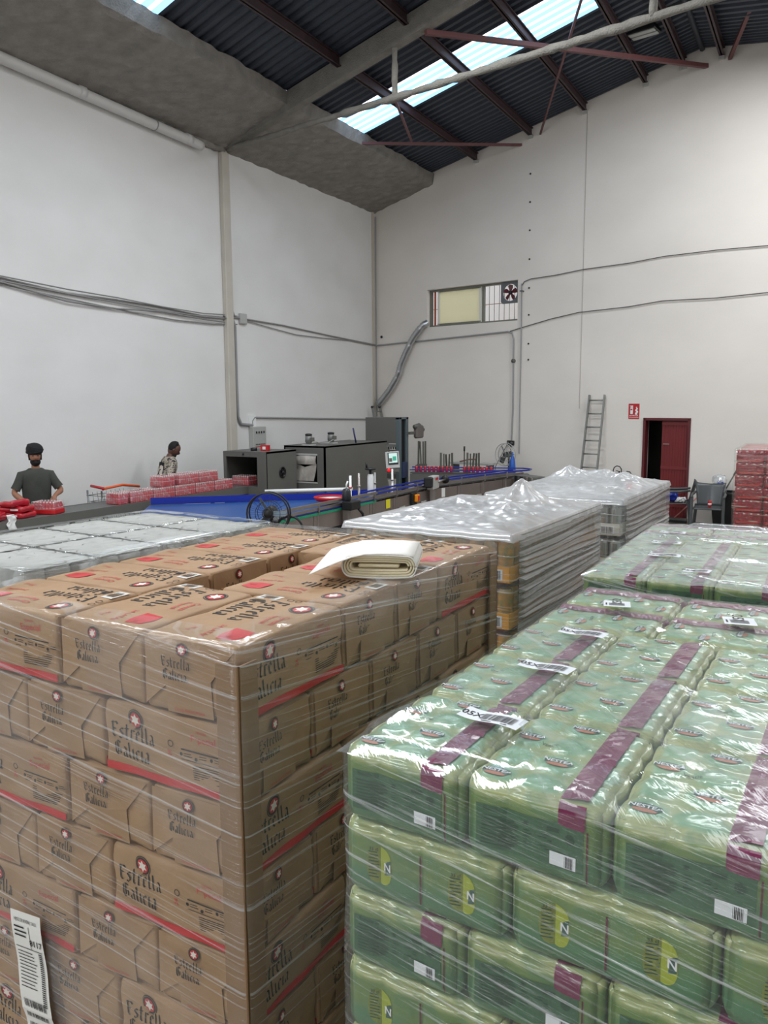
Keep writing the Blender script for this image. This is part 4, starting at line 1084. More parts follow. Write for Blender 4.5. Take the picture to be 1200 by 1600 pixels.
def curt(pf, m):
    vs = []; fs = []
    for i in range(n + 1):
        for j in range(n + 1):
            u, v = i / n, j / n; vs.append(pf(u, v))
    for i in range(n):
        for j in range(n): k = i * (n + 1) + j; fs.append((k, k + n + 1, k + n + 2, k + 1))
    return MB().add(vs, fs, m, True)
curt(lambda u, v: (-.25 + .5 * u, .0 - .02 * math.sin(v * 3) + .01 * math.sin(u * 9), 1.42 - .16 * v), m_curt).obj('curtain', t, label='rolled up top strip of the clear plastic curtain')
curt(lambda u, v: (-.25 + .48 * u - .05 * v * u, .03 + .02 * math.sin(u * 7 + v * 3), 1.27 - .31 * v - .06 * (1 - abs(2 * u - 1)) * (1 - v)), m_curt).obj('curtain', t, label='creased lower part of the clear plastic curtain')
f = MB(); f.box((.44, 1.15, .62), (.02, 2.3, .02), m_dgrey); f.obj('panel_seam', t)
for y in (.18, .93):
    f = MB(); f.box((-.02, y, 1.6), (.2, .16, .02), m_lgrey)
    f.lathe([(.055, .02), (.055, .045), (.065, .05), (.065, .15), (.055, .155), (.06, .165), (.06, .19), (.03, .2), (.001, .2)], mat('motor grey', (120, 122, 118), .45, metal=.3) if 'motor grey' not in D.materials else D.materials['motor grey'], 14, c=(-.02, y, 1.6))
    f.box((.06, y, 1.7), (.05, .08, .07), m_dgrey, bev=.006)
    o = f.obj('motor', t); g = MB(); g.lathe([(.062, .165), (.064, .195), (.03, .204), (.001, .204)], m_black, 14, c=(-.02, y, 1.6)); g.obj('fan_cover', o)
f = MB(); f.tube([(.06, .2, 1.68), (.05, .45, 1.62), (.05, .7, 1.612), (.06, .9, 1.67)], .008, m_lgrey, 6); f.obj('cable', t)
t = thing('blue_label_roll', 'thin dark blue tube leaning upright on the oven behind the motors', 'tube', (-7.9, 13.35, 1.591))
f = MB(); f.tube([(0, 0, 0), (-.03, -.05, .28)], .016, mat('navy', (40, 48, 92), .5), 8); f.obj('tube', t)

# tower at the far end of the oven
t = thing('sealing_tower', 'tall grey sealing machine tower with an overhanging cabinet', 'machine', (-8.21, 15.0, 0))
f = MB(); f.box((-.06, .21, 1.77), (.74, .42, .54), m_dgrey, bev=.008); f.obj('cabinet', t)
m_col = mat('blue grey column', (88, 100, 104), .45)
f = MB(); f.box((.345, .05, 1.02), (.09, .1, 2.04), m_col, bev=.006); f.box((.345, .37, 1.02), (.09, .1, 2.04), m_col, bev=.006); f.box((.33, .21, 1.02), (.04, .3, 2.04), m_dark); f.box((.345, .21, 2.02), (.09, .42, .04), m_col); f.obj('column', t)
f = MB(); f.box((.40, .2, .93), (.06, .2, .34), mat('navy cover', (44, 56, 88), .5), bev=.01); f.obj('column_cover', t)
f = MB(); f.box((-.04, .25, .8), (.7, .4, .1), m_dgrey); f.obj('bed', t)
for z, h in ((1.44, .06), (1.34, .03), (1.24, .02)):
    f = MB(); f.box((.12, .12, z), (.4, .05, h), m_lgrey if h > .04 else m_steel); f.obj('cross_bar', t)
for i in range(6):
    f = MB(); f.lathe([(.014, 0), (.014, .05), (.001, .05)], m_black, 8, c=(-.02 + i * .055, .08, 1.37)); f.obj('nozzle', t)
for z in (.95, 1.06):
    f = MB(); f.box((.1, .1, z), (.45, .14, .04), m_steel); f.obj('guide_plate', t)
f = MB(); f.box((.2, .1, 1.03), (.14, .12, .09), m_black, bev=.02); f.obj('seal_head', t)
f = MB(); f.box((-.3, .2, .4), (.1, .4, .8), m_dgrey); f.obj('foot', t)
f = MB(); f.box((.47, .75, 1.72), (.1, .34, .28), mat('gear box', (112, 104, 100), .45, metal=.3), bev=.03); f.tube([(.47, .55, 1.83), (.47, .75, 1.86), (.47, .95, 1.75)], .05, m_dgrey, 8); f.obj('drive_unit', t)
f = MB(); f.box((.43, .5, 1.7), (.08, .3, .06), m_dgrey); f.obj('bracket', t)
t2 = t
# filling heads: groups of upright bars
def bars_group(name, label, x, y, n, z1, w_=.06):
    t = thing(name, label, 'machine', (x, y, 0), R(10))
    f = MB(); f.box((0, 0, .5), (.12, .12, 1.0), m_dgrey); f.obj('stand', t)
    f = MB(); f.box((w_ * (n - 1) / 2, 0, 1.0), (w_ * n, .1, .05), m_dgrey); f.obj('base_bar', t)
    for i in range(n):
        f = MB(); lean = (random.uniform(-.02, .02) if 0 < i < n - 1 else 0)
        f.bar((i * w_, random.uniform(-.03, .03), 1.0), (i * w_ + lean, 0, z1 - random.uniform(0, .03) * (0 < i < n - 1)), .035 if i in (0, n - 1) else .025, .03, mat('bar grey', (92, 92, 84), .45, metal=.3) if 'bar grey' not in D.materials else D.materials['bar grey'])
        f.obj('upright_bar', t)
    return t
bars_group('filling_head', 'group of upright grey bars over the far lane, nearer the tower', -7.06, 15.42, 5, 1.30)
bars_group('filling_head', 'group of upright grey bars over the far lane, nearer the bend', -6.50, 15.52, 5, 1.31)
bars_group('filling_head', 'dark cluster of upright bars right behind the tower column', -7.74, 15.75, 4, 1.52, .05)

# ---- accumulation bed with blue boards
t = thing('accumulation_table', 'wide blue belt bed with blue side boards feeding the steel conveyor', 'conveyor', (-7, 9, 0))
bed = [(-1.5, -.5), (-.6, -1.7), (.92, -1.0), (1.08, 1.0), (.82, 2.1), (.45, 1.25), (-.2, .7)]
f = MB(); f.prism(bed, .86, .90, m_belt); f.obj('belt_bed', t)
f = MB(); f.prism(bed, .76, .86, m_steel); f.obj('bed_frame', t)
def board(t, pts, z0, z1, m, name='side_board', th=.02):
    f = MB()
    for (x0, y0), (x1, y1) in zip(pts, pts[1:]): f.bar((x0, y0, (z0 + z1) / 2), (x1, y1, (z0 + z1) / 2), th, z1 - z0, m)
    return f.obj(name, t)
board(t, [(-1.55, -.42), (-.25, .72), (.42, 1.28)], .90, 1.0, m_blue); board(t, [(.42, 1.28), (.80, 2.15)], .90, 1.0, m_blue)
for x, y in ((-1.3, -.5), (-.5, -1.4), (.8, -.8), (.9, 1.2), (0, .7)):
    f = MB(); f.box((x, y, .38), (.05, .05, .76), m_steel); f.obj('leg', t)
f = MB(); f.tube([(-.55, .98, 1.0), (.55, 1.78, 1.01)], .03, m_white, 8); f.obj('white_tube', t)

# ---- steel conveyor: near lane, bend and far lane
t = thing('conveyor', 'long stainless conveyor with blue guide rails bending back along the far wall', 'conveyor', (-6, 12, 0))
lane = [(-.03, -3.9), (.0, -1.5), (-.02, .6), (.45, 2.7), (.66, 3.35)]
lane2 = [(.62, 3.72), (-1.6, 3.1)]
def off(pts, d):
    o = []
    for i, (x, y) in enumerate(pts):
        a = pts[max(i - 1, 0)]; b = pts[min(i + 1, len(pts) - 1)]; tx, ty = b[0] - a[0], b[1] - a[1]; L_ = math.hypot(tx, ty); o.append((x + ty / L_ * d, y - tx / L_ * d))
    return o
arc = [(.66 + .0 - .17 + .19 * math.cos(a), 3.52 + .19 * math.sin(a)) for a in [R(-50 + 24 * i) for i in range(7)]]
full = lane + [(.72, 3.5), (.70, 3.66)] + lane2
board(t, lane, .885, .905, m_belt_g, 'belt', .2); board(t, [(.66, 3.35), (.72, 3.55), (.62, 3.72)], .885, .905, m_belt_g, 'belt', .2); board(t, lane2, .885, .905, m_belt_g, 'belt', .2)
for d, nm in ((-.13, 'guide_rail'), (.13, 'guide_rail')):
    board(t, off(lane[1:], d), .985, 1.01, m_blue, nm, .02)
    board(t, off(lane, d), .925, .965, m_steel, 'steel_rail', .018)
board(t, off(lane[:2], .14), .99, 1.03, m_steel, 'steel_rail', .03)
board(t, off(full[4:], .13), .985, 1.01, m_blue, 'guide_rail', .02)
board(t, off(lane2, -.13), .95, .97, m_blue, 'guide_rail', .02); board(t, off(lane2, .12), .925, .965, m_steel, 'steel_rail', .018)
board(t, off(lane[:2], .125), .865, .895, m_green, 'green_guide', .02); board(t, off(lane[:2], .128), .91, .94, m_blue, 'guide_rail', .016)
# side plates, each its own sheet
def along(pts, s):
    for a, b in zip(pts, pts[1:]):
        L_ = math.hypot(b[0] - a[0], b[1] - a[1])
        if s <= L_: return (a[0] + (b[0] - a[0]) * s / L_, a[1] + (b[1] - a[1]) * s / L_)
        s -= L_
    return pts[-1]
tot = sum(math.hypot(b[0] - a[0], b[1] - a[1]) for a, b in zip(lane, lane[1:]))
m_plate = mat('brushed side plate', (150, 138, 132), .38, metal=.6, var=.15, scale=5)
for d in (-.12, .12):
    P = off(lane, d); s = 0
    while s < tot - .2:
        e = min(s + .74, tot); a, b = along(P, s), along(P, e - .012); f = MB(); f.bar((a[0], a[1], .76), (b[0], b[1], .76), .012, .21, m_plate); f.obj('side_plate', t); s = e
for d in (-.12, .12):
    P = off(lane2, d); f = MB(); f.bar((P[0][0], P[0][1], .78), (P[1][0], P[1][1], .78), .012, .2, m_dgrey); f.obj('side_plate', t)
s = .1
while s < tot:
    for d in (-.11, .11):
        p = along(off(lane, d), s); f = MB(); f.box((p[0], p[1], .44), (.04, .04, .88), m_steel); f.obj('leg', t)
    p = along(off(lane, .145), s); f = MB(); f.box((p[0], p[1], .95), (.02, .02, .12), m_steel); f.obj('rail_post', t)
    s += .74
for x in (.4, -.3, -1.0, -1.5):
    f = MB(); f.box((x, 3.72 - (.62 - x) * .279, .44), (.05, .05, .88), m_dgrey); f.obj('leg', t)
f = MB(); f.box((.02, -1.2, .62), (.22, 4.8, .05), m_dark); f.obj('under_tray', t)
conv = t
# red cans queued on the far lane
m_rcan = mat('red can', (186, 30, 48), .3, coat=.4); m_pink = mat('pale can top', (236, 190, 190), .4)
me = can_mesh('red_can', .033, .12, m_rcan, m_pink, 10)
cnt = 0
for i in range(18):
    k = i / 17; p = (-7.5 + 1.5 * k, 15.16 + .42 * k, .905)
    if 8 < i < 11: continue
    ob('red_can', me, None, p, 0, 'red can with pale lid on the far conveyor lane, %s from the tower' % ORD[cnt], 'can', 'red cans queued on the far conveyor lane'); cnt += 1
# discharge unit at the right end
t = thing('discharge_unit', 'low dark drive unit at the right end of the conveyor bend', 'machine', (-4.95, 14.9, 0), R(-35))
f = MB(); f.box((0, 0, .84), (.62, .3, .2), m_dgrey, bev=.01); f.obj('housing', t)
for x in (-.22, -.05, .12, .27):
    f = MB(); f.box((x, -.16, .84), (.07, .03, .18), m_black if x < .1 else m_steel, bev=.006); f.obj('roller_block', t)
for x in (-.25, .25):
    f = MB(); f.box((x, 0, .37), (.06, .2, .74), m_dgrey); f.obj('leg', t)
# ---- stations on the near lane
def lp(s, d): p = along(off(lane, d), s); return Vector((p[0] - 6, p[1] + 12, 0))
p = lp(1.45, .2)
t = thing('date_coder', 'black motor head on the near conveyor lane before the white posts', 'machine', (p.x, p.y, 0))
f = MB(); f.lathe([(.055, 0), (.065, .02), (.06, .13), (.045, .16), (.02, .17), (.001, .17)], mat('motor navy', (34, 38, 44), .4), 14, c=(0, 0, 1.0)); f.obj('motor', t)
f = MB(); f.tube([(0, 0, 1.165), (.0, .0, 1.22), (.01, .02, 1.27)], .012, m_white, 8); f.obj('spindle', t)
f = MB(); f.box((.04, .06, .93), (.16, .26, .12), m_black, bev=.01); f.obj('gear_block', t)
f = MB(); f.tube([(.08, .15, .9), (.14, .2, .8), (.12, .26, .7), (.06, .2, .66)], .02, m_black, 7); f.obj('hose', t)
f = MB(); f.box((0, 0, .44), (.08, .08, .88), m_steel); f.obj('support_post', t)
p = lp(1.7, -.24)
t = thing('red_tray', 'shallow red and white bowl beside the near lane behind the black motor', 'bowl', (p.x, p.y, .0))
f = MB(); f.lathe([(.1, .93), (.2, .95), (.24, 1.0), (.23, 1.01), (.18, .965), (.001, .95)], m_redp, 20); f.lathe([(.1, .985), (.17, .99), (.001, .995)], m_white, 16); f.obj('bowl', t); f = MB(); f.lathe([(.12, 0), (.03, .04), (.03, .93), (.001, .93)], m_steel, 10); f.obj('stand', t)
for i, (s, z) in enumerate(((2.2, 1.27), (2.45, 1.29), (2.95, 1.26), (3.55, 1.27))):
    p = lp(s, -.2); t = thing('guide_post', 'slim white post standing along the near lane, %s from the left' % ORD[i], 'post', (p.x, p.y, 0))
    f = MB(); f.tube([(0, 0, 0), (0, 0, z)], .02 if i < 2 else .016, m_white if i != 1 else m_steel, 8); f.obj('rod', t)
    f = MB(); f.lathe([(.03, 0), (.03, .02), (.001, .02)], m_redp if i == 0 else m_steel, 10, c=(0, 0, 1.08)); f.obj('collar', t)
p = lp(2.85, -.22)
t = thing('hand_press', 'white column with black crank handle on the near lane', 'machine', (p.x, p.y, 0))
f = MB(); f.lathe([(.05, 0), (.05, 1.2), (.04, 1.24), (.001, 1.24)], m_white, 12); f.obj('column', t)
f = MB(); f.lathe([(.02, 1.24), (.02, 1.3), (.085, 1.31), (.085, 1.335), (.02, 1.345), (.001, 1.345)], m_black, 14); f.tube([(-.07, 0, 1.33), (-.07, 0, 1.42)], .016, m_black, 7); f.obj('crank', t)
p = lp(3.75, -.30)
t = thing('control_panel', 'tilted touch screen control panel on a post beside the oven', 'control panel', (p.x, p.y, 0), R(28))
f = MB(); f.tube([(0, 0, 0), (0, 0, 1.22)], .02, m_steel, 8); f.obj('post', t)
T = Matrix.Translation((0, 0, 1.40)) @ Matrix.Rotation(R(-10), 4, 'X') @ Matrix.Rotation(R(-4), 4, 'Y')
f = MB(); f.box((0, 0, 0), (.23, .06, .28), m_lgrey, bev=.008, T=T); hs = f.obj('housing', t)
f = MB(); f.box((.01, -.032, .02), (.17, .006, .2), m_black, T=T); f.obj('bezel', hs)
m_scr = mat('screen glow', (196, 222, 214), .3, emit=.35); m_scr2 = mat('screen green', (60, 160, 130), .3, emit=.3)
f = MB(); f.box((.012, -.036, .03), (.14, .004, .16), m_scr, T=T); f.box((.035, -.039, .02), (.06, .003, .07), m_scr2, T=T); f.box((-.03, -.039, .0), (.05, .003, .06), m_dgrey, T=T); f.obj('screen', hs)
f = MB(); f.box((0, -.005, 1.235), (.22, .07, .07), m_dgrey, bev=.006); f.obj('button_box', t)
f = MB(); f.lathe([(.03, 0), (.03, .03), (.02, .036), (.001, .036)], mat('lit red button', (230, 30, 40), .3, emit=.6), 12, T=Matrix.Translation((-.06, -.04, 1.235)) @ Matrix.Rotation(R(90), 4, 'X')); f.obj('stop_button', t, label='glowing red stop button')
p = lp(4.3, .2)
t = thing('label_head', 'grey adjustment unit with a black hand wheel on the near lane', 'machine', (p.x, p.y, 0), R(10))
f = MB(); f.box((0, 0, 1.0), (.12, .36, .22), m_lgrey, bev=.01); f.box((0, 0, .44), (.08, .1, .88), m_steel); f.obj('housing', t)
f = MB(); f.box((.063, .02, 1.06), (.004, .18, .04), m_redp); f.obj('red_plate', t)
f = MB(); f.tube([(.06, .1, 1.0), (.1, .42, 1.01)], .02, m_steel, 8); f.obj('shaft', t)
f = MB(); f.lathe([(.001, 0), (.07, 0), (.075, .015), (.07, .03), (.001, .03)], m_black, 16, T=Matrix.Translation((.1, .42, 1.01)) @ Matrix.Rotation(R(-85), 4, 'X')); f.tube([(.1, .45, 1.06), (.1, .54, 1.03)], .014, m_black, 6); f.obj('hand_wheel', t)
f = MB(); f.box((-.02, -.22, 1.02), (.14, .12, .18), m_black, bev=.02); f.obj('roller_head', t)
def plate_on(label, s, z, w_, h, m, name, d=.132):
    p = lp(s, d); q = lp(s + .1, d); a = math.atan2(q.y - p.y, q.x - p.x) - math.pi / 2
    f = MB(); f.box((0, 0, 0), (.006, w_, h), m, bev=.002); o = f.obj(name, None, loc=(p.x, p.y, z), rot=a); o.parent = conv; o.matrix_parent_inverse = Matrix.Translation(conv.location).inverted(); o['label'] = label; return o
plate_on('yellow warning plate', 2.78, .80, .14, .14, m_yel, 'warning_plate'); plate_on('white rating plate', 4.75, .78, .1, .16, m_white, 'rating_plate')
p = lp(3.62, .18)
t = thing('main_switch', 'orange rotary main switch on a black box at the conveyor side', 'switch', (p.x, p.y, 0))
f = MB(); f.box((-.02, 0, .79), (.05, .16, .2), m_black, bev=.008); f.obj('box', t); f = MB(); f.box((.03, .03, .8), (.05, .11, .12), m_orange, bev=.01); f.obj('cover', t); f = MB(); f.box((.06, .03, .8), (.02, .03, .08), m_redp, bev=.004); f.obj('knob', t)
for i, s in enumerate((3.25, 4.05)):
    plate_on('pale junction box on the lower edge', s, .66, .2, .09, m_lgrey, 'junction_box', .14)
# ---- pedestal fan in front of the conveyor
def ring(mb, c, r, rt_, m, T=None, n=28): mb.tube([(c[0] + r * math.cos(2 * math.pi * i / n), c[1], c[2] + r * math.sin(2 * math.pi * i / n)) for i in range(n + 1)], rt_, m, 6, False, T=T)
m_wire = mat('black wire', (24, 24, 28), .4)
def pedestal_fan(loc, rz, r, hz, label, mw, mb_):
    t = thing('pedestal_fan', label, 'fan', loc, rz)
    g = MB(); 
    for y in (-.05, .05): ring(g, (0, y, hz), r, .009, mw); ring(g, (0, y, hz), r * .6, .003, mw); ring(g, (0, y, hz), r * .25, .004, mw)
    g.obj('guard_ring', t)
    g = MB()
    for k in range(26):
        a = 2 * math.pi * k / 26
        for y, yc in ((-.05, -.075), (.05, .075)): g.tube([(.03 * math.cos(a), yc, hz + .03 * math.sin(a)), (r * math.cos(a), y, hz + r * math.sin(a))], .0013, mw, 4, False)
    g.obj('guard_wires', t, kind='stuff')
    for k in range(3):
        g = MB(); T = Matrix.Translation((0, 0, hz)) @ Matrix.Rotation(k * 2.094, 4, 'Y') @ Matrix.Translation((r * .48, 0, 0)) @ Matrix.Rotation(R(28), 4, 'X')
        g.prism([(-r * .38, -.03), (-.02, -r * .3), (r * .36, -r * .24), (r * .4, .05), (r * .1, r * .2), (-r * .36, .04)], -.002, .002, mb_, T); g.obj('blade', t)
    g = MB(); g.lathe([(.05, -.02), (.05, .03), (.03, .05), (.001, .05)], m_black, 12, T=Matrix.Translation((0, 0, hz)) @ Matrix.Rotation(R(90), 4, 'X')); g.lathe([(.06, 0), (.065, .12), (.03, .15), (.001, .15)], m_black, 12, T=Matrix.Translation((0, .04, hz)) @ Matrix.Rotation(R(-90), 4, 'X')); g.obj('motor', t)
    g = MB(); g.tube([(0, .12, .03), (0, .12, hz)], .02, m_black, 8); g.obj('pole', t)
    g = MB(); g.lathe([(.22, 0), (.22, .015), (.05, .04), (.001, .04)], m_black, 20, c=(0, .12, 0)); g.obj('base', t)
    return t

pedestal_fan((-4.95, 6.6, 0), R(24), .215, 1.235, 'black pedestal fan standing in front of the conveyor by the pale can pallet', m_wire, mat('clear grey blade', (92, 104, 112), .3))
pedestal_fan((-6.05, 16.55, 0), R(-20), .24, 1.22, 'pale wire guard fan standing against the back wall behind the far lane', m_lgrey, mat('dark green blade', (64, 76, 70), .4))
t = thing('hose_coil', 'black hose ring hanging beside the pedestal fan', 'hose', (-4.80, 6.75, 0))
f = MB(); ring(f, (0, 0, 1.06), .135, .013, m_black, T=Matrix.Rotation(R(24), 4, 'Z')); f.obj('coil', t)
f = MB(); f.tube([(0, 0, 0), (0, 0, .93)], .012, m_black, 6); f.obj('stand_rod', t)
# things along the back of the line
t = thing('blue_plastic_roll', 'narrow blue plastic sack standing up behind the far lane', 'sack', (-5.80, 16.3, 0))
f = MB(); f.lathe([(.05, 0), (.07, .2), (.075, .95), (.06, 1.1), (.03, 1.2), (.012, 1.25), (.02, 1.29), (.001, 1.3)], mat('blue sack', (36, 96, 190), .4, var=.3, scale=10, bump=.4, bscale=12), 10); f.obj('sack', t)
t = thing('black_rod', 'thin black rod standing up behind the far lane between the bar groups', 'rod', (-6.86, 16.2, 0))
f = MB(); f.tube([(0, 0, 0), (.0, 0, 1.36)], .013, m_black, 6); f.tube([(0, 0, 1.30), (0, 0, 1.4)], .02, m_black, 6); f.obj('rod', t)
t = thing('grey_bench', 'low grey bench behind the far lane with brown hose on top', 'bench', (-6.75, 16.4, 0), R(-10.7))
f = MB(); f.box((0, 0, 1.02), (1.0, .3, .04), m_lgrey); f.obj('top', t)
for x in (-.45, .45): f = MB(); f.box((x, 0, .5), (.05, .25, 1.0), m_dgrey); f.obj('leg', t)
f = MB(); f.tube([(-.3, -.05, 1.05), (-.1, 0, 1.1), (.05, .03, 1.11), (.12, -.05, 1.06)], .016, mat('brown hose', (140, 96, 80), .6), 6); f.obj('hose', t)
# ---------------- goods on the packing table
m_rbot = mat('red bottle', (206, 34, 52), .28, coat=.5); m_cap = mat('pale pink cap', (240, 196, 196), .35, coat=.3)
m_clear = film('pack shrink film', base=.10, streak=.3, veil=.1, ang=.3, sc=(14, 22), thr=(.55, .66), gl=.10)
def bottle_mesh():
    mb = MB(); h = .165; r = .0215
    mb.lathe([(r * .9, 0), (r, .008), (r, h * .42), (r * .93, h * .47), (r, h * .52), (r * .98, h * .66), (r * .45, h * .86), (r * .42, h * .88)], m_rbot, 9)
    mb.lathe([(r * .6, h * .87), (r * .6, h), (.001, h)], m_cap, 8); mb.lathe([(r * 1.02, h * .47), (r * 1.02, h * .51)], m_cap, 9)
    return mb.mesh('bottle')
me_b = bottle_mesh()
def bottle_pack(loc, rz, label, nx=6, ny=4):
    t = thing('bottle_pack', label, 'bottle pack', loc, rz, 'shrink wrapped packs of red bottles on the packing table')
    for i in range(nx):
        for j in range(ny):
            if i in (0, nx - 1) or j in (0, ny - 1): ob('bottle', me_b, t, (-.0445 * (nx - 1) / 2 + .0445 * i, -.0445 * (ny - 1) / 2 + .0445 * j, .001))
    f = MB(); soft_box(f, (.0445 * nx + .002, .0445 * ny + .002, .166), .014, (6, 6, 3), m_clear, None, Matrix.Translation((0, 0, .0845))); f.obj('shrink_film', t)
    return t
pk = [(-8.84, 8.22, 0), (-8.84, 8.58, 0), (-8.84, 9.04, 0), (-8.84, 9.50, 0), (-8.84, 9.96, 0), (-8.84, 10.42, 0)]
nm = ['first', 'second', 'third', 'fourth', 'fifth', 'sixth']
for i, (x, y, z) in enumerate(pk):
    bottle_pack((x, y, TZ - .014), R(90) if i else 0, 'pack of red bottles on the table, %s of the lower row from the near end' % nm[i], 10 if i else 6, 6 if i else 4)
for i, y in enumerate((9.14, 9.60, 10.06)):
    bottle_pack((-8.85, y, TZ - .014 + .168), R(90) if i else 0, 'pack of red bottles stacked on the lower row, %s from the near end' % nm[i], 10 if i else 6, 6 if i else 6)
bottle_pack((-8.92, 11.22, TZ - .014), 0, 'pack of red bottles entering the mouth of the tunnel hood', 8, 6)
# red pack and bags in front of the first worker
m_rbag = mat('glossy red bag', (196, 26, 44), .25, coat=.6, var=.25, scale=9, bump=.4, bscale=10)
t = thing('bottle_pack', 'red based pack of bottles under clear film in front of the worker in the turban', 'bottle pack', (-8.88, 7.08, TZ - .014), R(20))
for i in range(7):
    for j in range(5):
        if i in (0, 6) or j in (0, 4): ob('bottle', me_b, t, (-.135 + .045 * i, -.09 + .045 * j, .002))
f = MB(); soft_box(f, (.335, .245, .07), .014, (6, 6, 3), m_redp, None, Matrix.Translation((0, 0, .037))); f.obj('red_sleeve', t)
f = MB(); soft_box(f, (.33, .24, .17), .014, (6, 6, 3), m_clear, None, Matrix.Translation((0, 0, .087))); f.obj('shrink_film', t)
for i, (x, y, z, r_, h) in enumerate(((-8.92, 6.66, 0, 15, .075), (-8.93, 6.65, .077, 24, .075), (-8.96, 6.60, .154, 5, .055), (-8.93, 6.24, 0.0, 30, .11))):
    t = thing('red_bag', 'glossy red folded bag beside the turbaned worker, ' + ['lowest of the pile', 'middle of the pile', 'rumpled one on top', 'at the photo edge'][i], 'bag', (x, y, TZ - .014 + z), R(r_), 'red bags on the packing table')
    f = MB(); soft_box(f, (.34, .30, h), .03, (10, 10, 3), m_rbag, lambda p, q, i=i: p + Vector((0, 0, .016 * noise.noise((q.x * 2, q.y * 2, i * 3.3)) * (q.z > 0) + (.03 * q.x if i == 2 and q.z > 0 else 0))), Matrix.Translation((0, 0, h / 2))); f.obj('bag', t)
    if i < 2: f = MB(); f.box((.05, -.151, h / 2), (.1, .004, .02), m_white); f.obj('printed_panel', t)
t = thing('white_cloth', 'crumpled white cloth hanging over the table edge by the red bags', 'cloth', (-8.662, 6.36, TZ + .0))
f = MB(); soft_box(f, (.02, .11, .19), .009, (2, 8, 10), m_white, lambda p, q: p + Vector((.02 * noise.noise((q.y * 3, q.z * 3, 1)), .012 * math.sin(q.z * 5), 0)), Matrix.Translation((.01, 0, -.02))); f.obj('cloth', t)
t = thing('purple_pack', 'flat purple and white pack at the left edge of the table', 'pack', (-8.78, 5.93, TZ - .014), R(10))
f = MB(); f.box((0, 0, .04), (.16, .3, .08), mat('dull purple', (96, 84, 132), .4), bev=.01); f.obj('body', t)
t = thing('cardboard_box', 'tall brown cardboard box at the left edge behind the worker', 'box', (-9.72, 6.02, 0), 0)
f = MB(); f.box((0, 0, .62), (.4, .5, 1.24), m_board, bev=.006); f.obj('body', t)
f = MB(); f.box((0, 0, 1.242), (.39, .06, .003), mat('packing tape', (190, 160, 110), .3)); f.obj('tape', t)

# shopping trolley with an orange handle between table and wall
m_chr = mat('trolley wire', (120, 122, 122), .3, metal=.8)
t = thing('shopping_trolley', 'wire shopping trolley with orange handle and rim behind the table', 'trolley', (-9.66, 8.92, 0), R(0))
f = MB(); f.tube([(.22, -.42, 1.08), (.24, -.4, 1.1), (-.1, -.34, 1.12)], .022, m_redp, 8); f.obj('handle', t)
f = MB(); f.tube([(.24, -.40, 1.10), (.2, .0, 1.12), (.16, .38, 1.06)], .02, mat('orange rim', (226, 92, 40), .4), 8); f.obj('rim', t)
for z in (.98, .88, .76, .62):
    f = MB(); k = (z - .5) / .6; f.tube([(.2, -.38 * k - .1, z), (.2, .34, z), (-.14, .34, z), (-.14, -.38 * k - .1, z), (.2, -.38 * k - .1, z)], .005, m_chr, 5, False); f.obj('basket_wire', t)
for i in range(9):
    y = -.38 + .09 * i; f = MB(); f.tube([(.2, y, 1.02), (.2, min(.34, y + .06), .55), (-.14, min(.34, y + .06), .55), (-.14, y, 1.02)], .0035, m_chr, 4, False); f.obj('basket_wire', t)
for x in (-.12, .18):
    f = MB(); f.tube([(x, -.40, 1.06), (x, -.38, .3), (x, .3, .15)], .014, m_chr, 7); f.obj('frame', t)
    for y in (-.36, .3): f = MB(); f.lathe([(.001, -.015), (.06, -.015), (.06, .015), (.001, .015)], m_black, 12, T=Matrix.Translation((x, y, .062)) @ Matrix.Rotation(R(90), 4, 'Y')); f.tube([(x, y, .06), (x, y, .2)], .01, m_chr, 6); f.obj('wheel', t)
# ================================================================== people
m_skin1 = mat('skin light brown', (156, 108, 84), .55, var=.1, scale=20); m_skin2 = mat('skin dark brown', (92, 60, 50), .55, var=.1, scale=20)
m_tee = mat('charcoal green cotton', (66, 68, 62), .9, var=.2, scale=10, bump=.3, bscale=9); m_trou = mat('dark trousers', (36, 38, 44), .9, bump=.3, bscale=9)
m_turb = mat('black cotton', (24, 24, 26), .9, bump=.5, bscale=30); m_hair = mat('black hair', (16, 14, 14), .8, bump=.6, bscale=60); m_eye = mat('dark eye', (14, 12, 12), .2)
def skinned(name, nodes, edges, m, root, lvl=1):
    me = D.meshes.new('sk'); bm = bmesh.new(); ly = bm.verts.layers.skin.verify(); ix = {}
    for k, (p, r) in nodes.items():
        v = bm.verts.new(p); v[ly].radius = (r, r) if isinstance(r, (int, float)) else r; v[ly].use_root = (k == root); ix[k] = v
    for a, b in edges: bm.edges.new((ix[a], ix[b]))
    bm.to_mesh(me); bm.free()
    o = D.objects.new('sk', me); COL.objects.link(o)
    s = o.modifiers.new('s', 'SKIN'); s.use_smooth_shade = True; s.branch_smoothing = .3
    u = o.modifiers.new('u', 'SUBSURF'); u.levels = lvl; u.render_levels = lvl
    bpy.context.view_layer.update()
    r = D.meshes.new_from_object(o.evaluated_get(bpy.context.evaluated_depsgraph_get())); D.objects.remove(o); D.meshes.remove(me)
    mb = MB(); mb.add([tuple(v.co) for v in r.vertices], [tuple(p.vertices) for p in r.polygons], m, True); D.meshes.remove(r)
    return mb
